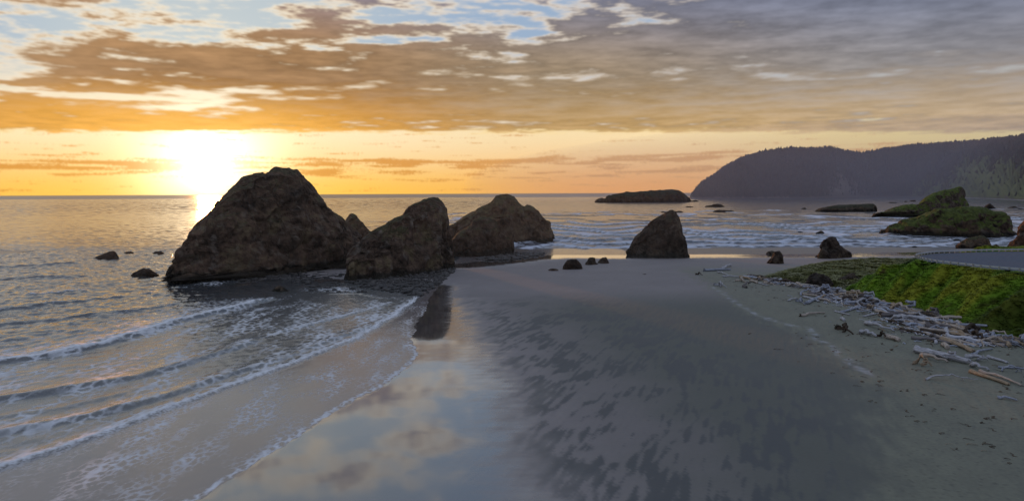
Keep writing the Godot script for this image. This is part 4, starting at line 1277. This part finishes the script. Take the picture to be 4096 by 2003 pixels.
func make_guardrail() -> void:
	var path := PackedVector2Array()
	for i in range(15, 22): path.append(lot_poly[i])
	for i in range(0, 11): path.append(lot_poly[i])
	var pts := PackedVector2Array()
	var carry := 0.0
	for i in path.size() - 1:
		var l := path[i].distance_to(path[i + 1])
		var s := carry
		while s < l:
			pts.append(path[i].lerp(path[i + 1], s / l))
			s += 1.9
		carry = s - l
	var r := thing("guardrail", Vector3(pts[0].x, 10.7, pts[0].y))
	tag(r, "pale metal guardrail on short posts curving round the parking lot", "guardrail")
	var metal := StandardMaterial3D.new()
	metal.albedo_color = lin(0.52, 0.55, 0.58)
	metal.metallic = 0.35
	metal.roughness = 0.5
	var grey := StandardMaterial3D.new()
	grey.albedo_color = lin(0.36, 0.34, 0.31)
	grey.roughness = 0.9
	var shape := [Vector2(0.0, 0.46), Vector2(0.07, 0.52), Vector2(0.0, 0.60), Vector2(0.0, 0.66), Vector2(0.07, 0.74), Vector2(0.0, 0.80), Vector2(-0.03, 0.80), Vector2(-0.03, 0.46), Vector2(0.0, 0.46)]
	var v := PackedVector3Array()
	for i in pts.size():
		var dir := (pts[mini(i + 1, pts.size() - 1)] - pts[maxi(i - 1, 0)]).normalized()
		var inn := Vector2(dir.y, -dir.x)
		for q in shape:
			v.append(Vector3(pts[i].x + inn.x * q.x - pts[0].x, q.y, pts[i].y + inn.y * q.x - pts[0].y))
	put("rail", grid_mesh(v, pts.size(), shape.size()), metal, r)
	var bm := BoxMesh.new()
	bm.size = Vector3(0.2, 1.0, 0.24)
	for i in pts.size():
		var dir := (pts[mini(i + 1, pts.size() - 1)] - pts[maxi(i - 1, 0)]).normalized()
		var p := put("post", bm, grey, r)
		p.position = Vector3(pts[i].x - pts[0].x - dir.y * 0.14, 0.36, pts[i].y - pts[0].y + dir.x * 0.14)
		p.rotation.y = -dir.angle()

# ---------------------------------------------------------------- driftwood
var wood_mats := []
var log_meshes := []
var root_mesh: ArrayMesh

func log_mesh(sd: int, bend: float, taper: float, lumpy: float) -> ArrayMesh:
	# one metre long along x, about one metre in radius: scaled when placed
	var nc := 10
	var nr := 15
	var g := noise(FastNoiseLite.TYPE_SIMPLEX_SMOOTH, 1.0, 200 + sd, 3)
	var v := PackedVector3Array()
	var uv := PackedVector2Array()
	for r in nr + 1:
		var t := clampf(float(r - 1) / (nr - 2), 0.0, 1.0)
		for c in nc:
			var a := TAU * c / (nc - 1)
			var rad := lerpf(1.0, taper, t) * (1.0 + lumpy * g.get_noise_3d(cos(a) * 0.8, sin(a) * 0.8, t * 5.0)) * (1.0 + 0.25 * exp(-t * 14.0))
			if r == 0 or r == nr: rad *= 0.12
			var end := (0.022 * g.get_noise_2d(cos(a) * 2.0 + 9.0, sin(a) * 2.0)) * (1.0 if r <= 1 or r >= nr - 1 else 0.0)
			var cy := bend * sin(PI * t) * 1.6 + g.get_noise_2d(t * 2.4, 3.0) * bend
			var cz := bend * g.get_noise_2d(t * 2.0, 30.0) * 3.5
			v.append(Vector3(t - 0.5 + end, cy + sin(a) * rad, cz + cos(a) * rad))
			uv.append(Vector2(t, float(c) / (nc - 1)))
	return grid_mesh(v, nr + 1, nc, PackedColorArray(), uv, false)

func make_wood() -> void:
	var grain := noise(FastNoiseLite.TYPE_SIMPLEX, 0.03, 111, 5)
	var tex := noise_texture(grain, 256, false, 1.0, ramp([[0.0, Color(0.42, 0.40, 0.40)], [0.35, Color(0.8, 0.79, 0.78)], [1.0, Color(1, 1, 1)]]))
	for c in [[0.45, 0.49, 0.58], [0.60, 0.61, 0.65], [0.62, 0.54, 0.46], [0.50, 0.39, 0.27], [0.22, 0.20, 0.20], [0.10, 0.075, 0.055]]:
		var m := StandardMaterial3D.new()
		m.albedo_color = lin(c[0], c[1], c[2])
		m.albedo_texture = tex
		m.uv1_scale = Vector3(0.6, 2.0, 1)
		m.roughness = 0.85
		m.metallic_specular = 0.3
		wood_mats.append(m)
	for i in 10:
		log_meshes.append(log_mesh(i, [0.1, 0.4, 0.9, 0.2, 1.6, 0.15, 0.6, 2.4, 0.3, 1.0][i], [0.75, 0.5, 0.4, 0.9, 0.35, 0.65, 0.55, 0.25, 0.8, 0.45][i], [0.25, 0.4, 0.5, 0.2, 0.5, 0.3, 0.45, 0.6, 0.25, 0.5][i]))
	# a splayed root plate: short tapering roots round one end
	var v := SurfaceTool.new()
	v.begin(Mesh.PRIMITIVE_TRIANGLES)
	for i in 9:
		var a := TAU * i / 9.0 + 0.3 * sin(i * 7.0)
		var b := Basis(Vector3.RIGHT, a) * Basis(Vector3.BACK, 1.25 + 0.35 * sin(i * 3.1))
		v.append_from(log_meshes[(i * 3 + 1) % 10], 0, Transform3D(b.scaled_local(Vector3(1.5 + 0.6 * sin(i * 5.0), 0.28, 0.28)), b * Vector3(0.7, 0, 0)))
	root_mesh = v.commit()

func lay_log(called: String, a: Vector3, b: Vector3, rad: float, kind: int, tone: int) -> Node3D:
	# a log whose middle lies between two points on the ground; its parts hang below one node
	var mid := (a + b) * 0.5
	var along := (b - a)
	var len := along.length()
	var x := along / len
	var zz := x.cross(Vector3.UP).normalized()
	var n := Node3D.new()
	n.name = numbered(called)
	add_child(n, true)
	n.transform = Transform3D(Basis(x, zz.cross(x), zz), mid)
	var t := put("trunk", log_meshes[kind], wood_mats[tone], n)
	t.scale = Vector3(len, rad, rad)
	return n

func on_ground(u: float, v: float, lift: float) -> Vector3:
	var p := px(u, v, 1.0)
	for i in 4:
		p = px(u, v, ground_height(p.x, p.z))
	return p + Vector3.UP * lift

func make_driftwood() -> void:
	make_wood()
	# [zoom, x0, y0, x1, y1, diameter in metres, mesh, tone, root at the start, branch, label]
	var A := [3400.0, 1180.0, 2.8]
	var B := [2750.0, 1020.0, 3.5]
	var heroes := [
		[A, 735, 640, 1330, 775, 1.25, 5, 1, false, true, "thickest pale grey driftwood trunk with a snapped side branch"],
		[A, 795, 690, 1060, 760, 0.7, 2, 2, false, false, "short brown and cream log tucked under the thickest pale trunk"],
		[A, 1030, 510, 1385, 645, 0.8, 3, 3, false, false, "tan log with a dark hollow end beside the long cream log"],
		[A, 825, 440, 1415, 575, 0.62, 0, 2, false, false, "long straight cream log at the edge of the driftwood heap"],
		[A, 820, 232, 1120, 328, 0.6, 5, 2, false, false, "cream log lying against the foot of the green bluff"],
		[A, 945, 245, 1100, 285, 0.6, 2, 3, false, false, "split tan slab of wood against the foot of the green bluff"],
		[A, 1350, 868, 1775, 1012, 0.6, 0, 3, false, false, "straight orange-tan peeled log on the open sand"],
		[A, 1460, 865, 1920, 1020, 0.5, 1, 2, false, false, "split pale log lying beside the orange-tan peeled log"],
		[A, 120, 430, 290, 470, 0.8, 6, 1, false, false, "blue-white half of a broken log on open sand"],
		[A, 290, 465, 400, 490, 0.6, 4, 5, false, false, "black charred middle of a broken log on open sand"],
		[A, 400, 480, 560, 520, 0.85, 3, 2, false, false, "cream stub end of a broken log on open sand"],
		[A, 845, 950, 1430, 950, 0.3, 7, 1, true, true, "thin grey branch with a tan root knot on open sand"],
		[A, 705, 775, 900, 805, 0.75, 4, 3, false, true, "gnarled orange-brown stump surrounded by seaweed"],
		[A, 1045, 572, 1100, 605, 0.8, 3, 2, false, false, "short pale round block of wood near the tan hollow log"],
		[A, 1650, 1155, 1870, 1185, 0.4, 1, 0, false, false, "blue-grey pole lying low on the sand among brown weed"],
		[A, 1370, 800, 1510, 850, 0.7, 2, 1, true, false, "broken root end beyond the thickest pale trunk"],
		[A, 1285, 715, 1540, 745, 0.75, 2, 1, false, true, "humped grey log just behind the thickest pale trunk"],
		[A, 1365, 675, 1590, 610, 0.45, 1, 0, false, false, "slanting blue-grey log at the near end of the heap"],
		[A, 1540, 700, 1760, 765, 0.5, 0, 1, false, false, "pale ringed log in the near end of the heap"],
		[A, 1700, 855, 1949, 865, 0.45, 4, 0, false, true, "blue-grey branch lying in green grass on the sand"],
		[A, 1660, 815, 1949, 830, 0.35, 5, 0, false, false, "straight blue-grey pole lying in green grass on the sand"],
		[A, 150, 245, 320, 210, 0.4, 5, 1, false, false, "pale log slanting out from the foot of the heap"],
		[A, 530, 290, 710, 305, 0.55, 8, 0, false, false, "blue-grey log lying in the grass beside the heap"],
		[B, 235, 228, 600, 215, 1.0, 5, 0, true, false, "blue-grey trunk with a root flare, at the far end of the driftwood"],
		[B, 480, 205, 620, 150, 0.9, 2, 1, false, false, "upturned pale slab behind the blue-grey rooted trunk"],
		[B, 495, 305, 745, 320, 0.6, 1, 1, false, false, "pale curved log at the far end of the driftwood"],
		[B, 425, 245, 560, 285, 0.5, 6, 1, true, false, "pale rooted stick before the blue-grey rooted trunk"],
		[B, 740, 318, 885, 345, 0.8, 3, 3, false, false, "orange-tan log beside the sandy cut of the dune"],
		[B, 885, 368, 985, 398, 0.7, 3, 2, false, false, "cream block of wood below the sandy cut of the dune"],
		[B, 685, 365, 790, 400, 0.8, 4, 2, false, false, "curled cream bark slab below the dune"],
		[B, 1080, 358, 1285, 328, 0.6, 5, 1, false, false, "white pole leaning on the dune grass"],
		[B, 985, 395, 1115, 430, 0.4, 0, 1, false, false, "thin pale pole below the dune grass"],
		[B, 380, 425, 510, 455, 0.7, 4, 1, true, true, "twisted grey root stump alone on the sand"],
		[B, 820, 462, 885, 412, 0.6, 4, 4, true, false, "small dark grey stump with upturned roots"],
		[B, 1580, 860, 1915, 815, 0.55, 1, 2, true, false, "curved cream log with a dark brown root ball"],
		[B, 1665, 690, 1925, 570, 0.85, 5, 0, false, false, "thickest blue-grey log slanting through the far heap"],
		[B, 1590, 568, 1840, 488, 0.45, 7, 0, false, false, "bent blue-grey branch near the black dune boulder"],
		[B, 1750, 490, 2055, 470, 0.35, 5, 0, false, false, "long blue-grey pole pointing up at the green bluff"],
		[B, 2145, 812, 2450, 728, 0.55, 0, 0, false, false, "long blue-grey log on the seaward side of the heap"],
		[B, 2065, 795, 2270, 845, 0.4, 5, 1, false, false, "pale pole crossing the seaward side of the heap"],
		[B, 1410, 648, 1545, 605, 0.4, 6, 1, false, false, "short grey log out in front of the far heap"],
		[B, 1530, 650, 1595, 690, 0.6, 4, 0, true, false, "knotted blue-grey stump out in front of the far heap"],
		[B, 2155, 900, 2200, 925, 0.6, 3, 1, false, false, "small pale stub of log alone on the sand"],
		[B, 2095, 1035, 2245, 1110, 0.8, 4, 5, true, true, "dark brown uprooted stump alone on the sand"],
		[B, 120, 275, 190, 285, 0.5, 4, 5, true, false, "dark stump end at the far tip of the driftwood"],
	]
	for h in heroes:
		var z: Array = h[0]
		var r: float = h[5] * 0.5
		var a := on_ground(z[0] + h[1] / z[2], z[1] + h[2] / z[2], r * 0.75)
		var b := on_ground(z[0] + h[3] / z[2], z[1] + h[4] / z[2], r * 0.75)
		var n := lay_log("driftwood_log", a, b, r, h[6], h[7])
		tag(n, h[10], "driftwood", "driftwood picked out on the sand")
		if h[8]:
			var q := put("root", root_mesh, wood_mats[h[7]] if h[7] != 2 else wood_mats[5], n)
			q.position = Vector3(-0.5 * a.distance_to(b), r * 0.2, 0)
			q.rotation.y = PI
			q.scale = Vector3.ONE * r * 1.1
		if h[9]:
			var q := put("branch", log_meshes[7], wood_mats[h[7]], n)
			var bl := r * 3.2
			q.transform = Transform3D(Basis(Vector3.UP, -0.9) * Basis(Vector3.BACK, 0.12), Vector3(a.distance_to(b) * 0.2, 0.0, r * 1.4)).scaled_local(Vector3(bl, r * 0.4, r * 0.4))
	# the heap along the foot of the bluff
	var base := PackedVector2Array([Vector2(78, -207), Vector2(81, -196), Vector2(84, -187), Vector2(88.5, -180), Vector2(87, -172), Vector2(86.3, -165), Vector2(88.5, -157), Vector2(90, -150), Vector2(91, -144), Vector2(91, -136), Vector2(90.6, -128), Vector2(90.4, -122), Vector2(91, -112)])
	var names := ["blue-grey weathered log in the driftwood heap below the bluff", "pale silver weathered log in the driftwood heap below the bluff", "cream barkless log in the driftwood heap below the bluff", "tan-brown log in the driftwood heap below the bluff", "dark grey log in the driftwood heap below the bluff", "blackened log in the driftwood heap below the bluff"]
	var groups := ["blue-grey logs of the heap", "silver logs of the heap", "cream logs of the heap", "tan logs of the heap", "dark grey logs of the heap", "blackened logs of the heap"]
	var stuff_at := []
	var stuff_col := []
	var tones := [0, 0, 0, 1, 1, 1, 2, 2, 3, 3, 4, 4, 5, 5]
	for i in 5200:
		var s := 1.0 - pow(rng.randf(), 1.25) if i % 3 else rng.randf()
		s = clampf(s, 0.0, 0.999) * (base.size() - 1)
		var k := int(s)
		var p := base[k].lerp(base[k + 1], s - k)
		var depth := (3.8 if k < 9 else 5.6) if k > 3 else 2.4
		p.x += -1.6 - absf(rng.randfn(0.0, 1.0)) * depth + (1.2 if k < 5 else 0.0)
		p.y += rng.randf_range(-0.5, 0.5)
		if k < 3 and rng.randf() < 0.45: continue
		var big := i < 400
		var len := rng.randf_range(2.6, 7.5) if big else rng.randf_range(0.7, 2.6)
		var rad := rng.randf_range(0.15, 0.37) * (0.6 + len * 0.1) if big else rng.randf_range(0.045, 0.14)
		var turn := PI * 0.5 + rng.randfn(0.0, 0.55) if rng.randf() < 0.75 else rng.randf() * PI
		var dir := Vector3(cos(turn), 0, sin(turn)) * len * 0.5
		var heap := maxf(0.0, 1.0 - absf(p.x - (base[k].lerp(base[k + 1], s - k).x - 3.4)) / 3.5) * (0.5 if k > 3 else 0.3)
		var up := rad * 0.7 + (rng.randf() * heap * 0.75)
		var a := Vector3(p.x, 0, p.y) - dir
		var b := Vector3(p.x, 0, p.y) + dir
		a.y = ground_height(a.x, a.z) + up
		b.y = ground_height(b.x, b.z) + up + rng.randf_range(-0.1, 0.3) * heap
		if absf(a.y - b.y) > len * 0.5: continue
		var tone: int = tones[rng.randi() % tones.size()]
		if big and taken.get("heap_log", 0) < 290:
			var n := lay_log("heap_log", a, b, rad, rng.randi() % 10, tone)
			tag(n, names[tone], "driftwood", groups[tone])
		else:
			var x := (b - a).normalized()
			var zz := x.cross(Vector3.UP).normalized()
			stuff_at.append(Transform3D(Basis(x * len, zz.cross(x) * rad, zz * rad), (a + b) * 0.5))
			stuff_col.append([Color(0.38, 0.42, 0.5), Color(0.5, 0.51, 0.55), Color(0.5, 0.44, 0.38), Color(0.3, 0.22, 0.14), Color(0.17, 0.15, 0.15), Color(0.08, 0.06, 0.045)][tone])
	var sm := StandardMaterial3D.new()
	sm.vertex_color_use_as_albedo = true
	sm.roughness = 0.85
	scatter("driftwood_sticks", "small sticks and poles filling the driftwood heap", log_meshes[1], sm, stuff_at, stuff_col)
	# wrack: brown weed, bark and twigs strewn over the upper beach
	var weed_at := []
	var weed_col := []
	for i in 2000:
		var s := rng.randf() * (base.size() - 1.001)
		var k := int(s)
		var p := base[k].lerp(base[k + 1], s - k)
		p.x -= absf(rng.randfn(0.0, 1.0)) * 9.0 + 1.0
		p.y += rng.randf_range(-3, 3)
		if i % 2 == 0: p.y = rng.randf_range(-200.0, -84.0); 
		if i % 4 == 0: p = Vector2(rng.randf_range(46.0, 82.0), rng.randf_range(-125.0, -62.0))
		if nz_mid.get_noise_2d(p.x * 1.3 + 11.0, p.y * 1.3) < 0.06: continue
		var len := rng.randf_range(0.25, 1.3)
		var rad := rng.randf_range(0.02, 0.07)
		var b := Basis(Vector3.UP, rng.randfn(0.4, 0.9)).scaled_local(Vector3(len, rad * 0.6, rad * 1.6))
		weed_at.append(Transform3D(b, Vector3(p.x, ground_height(p.x, p.y) + 0.02, p.y)))
		var g := rng.randf_range(0.5, 1.3)
		weed_col.append(Color(0.085, 0.055, 0.032) * g if rng.randf() < 0.75 else Color(0.2, 0.17, 0.12) * g)
	scatter("beach_wrack", "brown weed, bark and twigs strewn over the upper sand", log_meshes[4], sm, weed_at, weed_col)

# ---------------------------------------------------------------- headland
func crown_mesh() -> ArrayMesh:
	# a ragged conifer, one metre tall
	var st := SurfaceTool.new()
	st.begin(Mesh.PRIMITIVE_TRIANGLES)
	var g := RandomNumberGenerator.new()
	g.seed = 4
	for tier in 4:
		var y0 := 0.08 + tier * 0.2
		var y1 := y0 + 0.36
		var rr := 0.27 * (1.0 - tier * 0.22)
		var n := 7
		var ring := []
		for i in n:
			var a := TAU * (i + 0.37 * tier) / n
			var q := rr * g.randf_range(0.7, 1.2)
			ring.append(Vector3(cos(a) * q, y0 + g.randf_range(-0.05, 0.05), sin(a) * q))
		for i in n:
			var a: Vector3 = ring[i]
			var b: Vector3 = ring[(i + 1) % n]
			var m := (a + b) * 0.32 + Vector3.UP * y0 * 0.36
			var tip := Vector3(0, minf(y1, 1.0), 0)
			for tri in [[a, tip, m], [m, tip, b]]:
				for p in tri: st.add_vertex(p)
	st.generate_normals()
	return st.commit()

func make_headland() -> void:
	var k := 4096.0 / 2576.0
	# photograph columns: top row, foot row, how far the crest lies behind the foot
	var prof := [[1730, 497, 499.5, 60], [1740, 489, 499.5, 120], [1748, 478, 499.5, 180], [1762, 460, 499.5, 240], [1792, 440, 499, 300], [1830, 412, 499, 360], [1870, 393, 499, 420], [1920, 379, 498.5, 480], [1990, 369, 498, 520], [2040, 372, 498, 560], [2085, 366, 497.5, 560], [2120, 378, 497, 600], [2165, 382, 496, 640], [2220, 372, 495.5, 700], [2290, 363, 495.5, 750], [2380, 358, 496.5, 800], [2450, 351, 499, 850], [2510, 346, 501, 900], [2576, 338, 504, 950], [2700, 330, 508, 1000], [2900, 320, 515, 1100], [3200, 330, 525, 1200]]
	var nz := noise(FastNoiseLite.TYPE_SIMPLEX_SMOOTH, 0.004, 121, 4, true)
	var nb := noise(FastNoiseLite.TYPE_SIMPLEX_SMOOTH, 0.009, 122, 3)
	var nc := 240
	var mf := 46
	var nr := mf + 10
	var v := PackedVector3Array()
	v.resize(nr * nc)
	var share := PackedVector2Array()
	share.resize(nr * nc)
	for c in nc:
		var t := float(c) / (nc - 1)
		var u := 1730.0 + (3200.0 - 1730.0) * pow(t, 1.25)
		var i := 0
		while i < prof.size() - 2 and prof[i + 1][0] < u: i += 1
		var f: float = clampf((u - prof[i][0]) / (prof[i + 1][0] - prof[i][0]), 0.0, 1.0)
		var vt: float = lerpf(prof[i][1], prof[i + 1][1], f)
		var vb: float = lerpf(prof[i][2], prof[i + 1][2], f)
		var bk: float = lerpf(prof[i][3], prof[i + 1][3], f)
		var foot := px(u * k, vb * k, 0.0)
		var flat := Vector3(foot.x, 0, foot.z)
		var crest := flat + flat.normalized() * bk
		var d := ray(u * k, vt * k)
		var hh := EYE.y + d.y * crest.length() / Vector2(d.x, d.z).length() - 9.0
		for r in nr:
			var s := float(r) / mf
			var p := flat.lerp(crest, minf(s, 1.0))
			var y := 0.0
			if r <= mf:
				y = hh * (0.75 * pow(s, 0.8) + 0.25 * s * s)
				y += 4.0 * s * (1.0 - s) * (nz.get_noise_2d(p.x, p.z) * 75.0 + nb.get_noise_2d(p.x, p.z) * 24.0) * clampf(hh / 200.0, 0.0, 1.0)
				y = maxf(y, 0.0) - (2.0 if r == 0 else 0.0)
			else:
				p += flat.normalized() * (s - 1.0) * 3000.0
				y = hh * (1.0 - (s - 1.0) * 1.6)
			v[r * nc + c] = Vector3(p.x, y, p.z)
			share[r * nc + c] = Vector2(u, s)
	var wood := func(j: int) -> float:
		var u := share[j].x
		var s := share[j].y
		var a: float = nb.get_noise_2d(v[j].x * 0.8, v[j].z * 0.8)
		# open grassy slopes come up the hill on the right
		var open := sstep(2230.0, 2420.0, u + a * 120.0) * sstep(0.58, 0.36, s + a * 0.35 + (0.16 if u < 2400.0 else 0.0))
		# a bare slip over the cove
		open = maxf(open, exp(-pow((u - 2120.0) / 55.0, 2.0)) * sstep(0.32, 0.12, s + a * 0.25))
		return 1.0 - open
	var cols := PackedColorArray()
	cols.resize(v.size())
	for j in v.size():
		var a: float = nb.get_noise_2d(v[j].x * 3.0, v[j].z * 3.0)
		var w: float = wood.call(j)
		var open := Color(0.13, 0.16, 0.05).lerp(Color(0.06, 0.08, 0.03), sstep(0.0, 0.35, a))
		if share[j].x < 2230.0: open = Color(0.13, 0.11, 0.09)
		var col := open.lerp(Color(0.018, 0.024, 0.017), w)
		if v[j].y < 9.0 + a * 8.0: col = Color(0.12, 0.10, 0.085)
		col.a = 1.0
		cols[j] = col
	var origin := v[mf * nc / 2]
	var mat := StandardMaterial3D.new()
	mat.vertex_color_use_as_albedo = true
	mat.roughness = 0.95
	var o := put("headland_hills", grid_mesh(v, nr, nc, cols), mat)
	tag(o, "long wooded headland closing the bay", "", "", "structure")
	# the wood
	var at := []
	var tint := []
	var tries := 0
	while at.size() < 26000 and tries < 120000:
		tries += 1
		var r := rng.randi() % (mf + 1)
		var c := int(pow(rng.randf(), 0.9) * (nc - 2))
		var j := r * nc + c
		if share[j].x > 2700.0: continue
		if rng.randf() > wood.call(j) + 0.03: continue
		var e := mini(r + 1, nr - 1) * nc + c
		var fx := rng.randf()
		var fz := rng.randf()
		var p := v[j].lerp(v[j + 1], fx).lerp(v[e].lerp(v[e + 1], fx), fz)
		if p.y < 8.0: continue
		var s := rng.randf_range(9.0, 21.0)
		if rng.randf() < 0.04: s *= 1.35
		at.append(Transform3D(Basis(Vector3.UP, rng.randf() * TAU).scaled(Vector3(s * 1.35, s, s * 1.35)), p - Vector3.UP * 2.0))
		var g := rng.randf_range(0.6, 1.9)
		var warm := rng.randf()
		tint.append(Color((0.022 + 0.02 * warm) * g, 0.034 * g, 0.020 * g))
	var crown := crown_mesh()
	var leaf := StandardMaterial3D.new()
	leaf.vertex_color_use_as_albedo = true
	leaf.roughness = 0.9
	leaf.cull_mode = BaseMaterial3D.CULL_DISABLED
	scatter("headland_forest", "dense dark conifer forest covering the headland", crown, leaf, at, tint)
	# single conifers that stand out on the headland's seaward edge
	var cm := StandardMaterial3D.new()
	cm.albedo_color = lin(0.024, 0.03, 0.022)
	cm.roughness = 0.9
	cm.cull_mode = BaseMaterial3D.CULL_DISABLED
	var bark := StandardMaterial3D.new()
	bark.albedo_color = lin(0.05, 0.04, 0.032)
	var stem := CylinderMesh.new()
	stem.top_radius = 0.006
	stem.bottom_radius = 0.022
	stem.height = 1.0
	stem.radial_segments = 7
	for q in [4, 6, 8, 9, 11, 13, 15, 18, 22, 27]:
		var c: int = q
		var j := int(mf * 0.97) * nc + c
		var t := thing("conifer_tree", v[j] - Vector3.UP * 1.0, c * 1.7)
		tag(t, "single dark conifer on the seaward edge of the headland", "tree", "lone conifers on the headland's edge")
		var s := 17.0 + fmod(c * 5.3, 9.0)
		var a := put("crown", crown, cm, t)
		a.scale = Vector3(s * 0.9, s, s * 0.9)
		a.position.y = s * 0.06
		var b := put("trunk", stem, bark, t)
		b.scale = Vector3(s, s * 0.7, s)
		b.position.y = s * 0.33
	# the beach at the foot of the hills
	var st := PackedVector3Array()
	for r in 2:
		for c in nc:
			var p := v[c]
			var out := Vector3(-p.x, 0, -p.z).normalized()
			var w := 130.0 * sstep(2230.0, 2600.0, share[c].x) + 6.0
			st.append(Vector3(p.x, 0, p.z) + (out * w if r == 0 else -out * 40.0) + Vector3.UP * (0.15 if r == 0 else 2.5))
	var sand := StandardMaterial3D.new()
	sand.albedo_color = lin(0.17, 0.16, 0.15)
	sand.roughness = 0.6
	o = put("far_beach", grid_mesh(st, 2, nc), sand)
	tag(o, "pale strip of beach at the foot of the headland hills", "", "", "structure")

func make_haze() -> void:
	# sea haze that lies before and over the headland
	var f := FogVolume.new()
	f.name = "sea_haze"
	f.shape = RenderingServer.FOG_VOLUME_SHAPE_ELLIPSOID
	f.size = Vector3(4200, 520, 2300)
	f.position = Vector3(1900, 60, -2750)
	var m := FogMaterial.new()
	m.density = 0.00022
	m.albedo = Color(0.86, 0.88, 0.97)
	f.material = m
	add_child(f)
	# spray that hangs over the surf round the stacks
	var g := FogVolume.new()
	g.name = "sea_spray"
	g.shape = RenderingServer.FOG_VOLUME_SHAPE_ELLIPSOID
	g.size = Vector3(330, 95, 190)
	g.position = Vector3(-75, 18, -255)
	var gm := FogMaterial.new()
	gm.density = 0.0003
	gm.albedo = Color(1.0, 0.93, 0.84)
	g.material = gm
	add_child(g)
	tag(g, "sunlit spray hanging over the surf round the sea stacks", "", "", "stuff")
	tag(f, "thin violet sea haze before the headland", "", "", "stuff")

# ---------------------------------------------------------------- the scene
func _ready() -> void:
	rng.seed = 20240
	# camera
	var cam := Camera3D.new()
	cam.name = "camera"
	cam.keep_aspect = Camera3D.KEEP_WIDTH
	cam.fov = HALF * 2.0
	cam.near = 0.5
	cam.far = 150000.0
	look = Basis(Vector3.RIGHT, deg_to_rad(PITCH)) * Basis(Vector3.BACK, deg_to_rad(ROLL))
	focal = 2048.0 / tan(deg_to_rad(HALF))
	cam.transform = Transform3D(look, EYE)
	cam.current = true
	add_child(cam)
	# sky
	var env := Environment.new()
	env.background_mode = Environment.BG_SKY
	var sky := Sky.new()
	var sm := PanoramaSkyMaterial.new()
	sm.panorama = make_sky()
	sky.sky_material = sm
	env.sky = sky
	env.background_energy_multiplier = 1.0
	env.tonemap_mode = Environment.TONE_MAPPER_LINEAR
	env.tonemap_exposure = 1.0
	env.sdfgi_enabled = true
	env.ssao_enabled = true
	env.ssil_enabled = true
	env.volumetric_fog_enabled = true
	env.volumetric_fog_density = 0.0
	var we := WorldEnvironment.new()
	we.name = "world_environment"
	we.environment = env
	add_child(we)
	# sun, low over the sea behind the largest stack's shoulder
	var sun := DirectionalLight3D.new()
	sun.name = "sun"
	sun.light_color = Color(1.0, 0.66, 0.36)
	sun.light_energy = 0.55
	sun.light_angular_distance = 1.5
	sun.shadow_enabled = true
	sun.rotation_degrees = Vector3(-SUN_EL, 180.0 - SUN_AZ, 0)
	add_child(sun)
	lay_lines()
	make_beach()
	make_sea()
	make_headland()
	make_land()
	make_rocks()
	make_driftwood()
	make_haze()
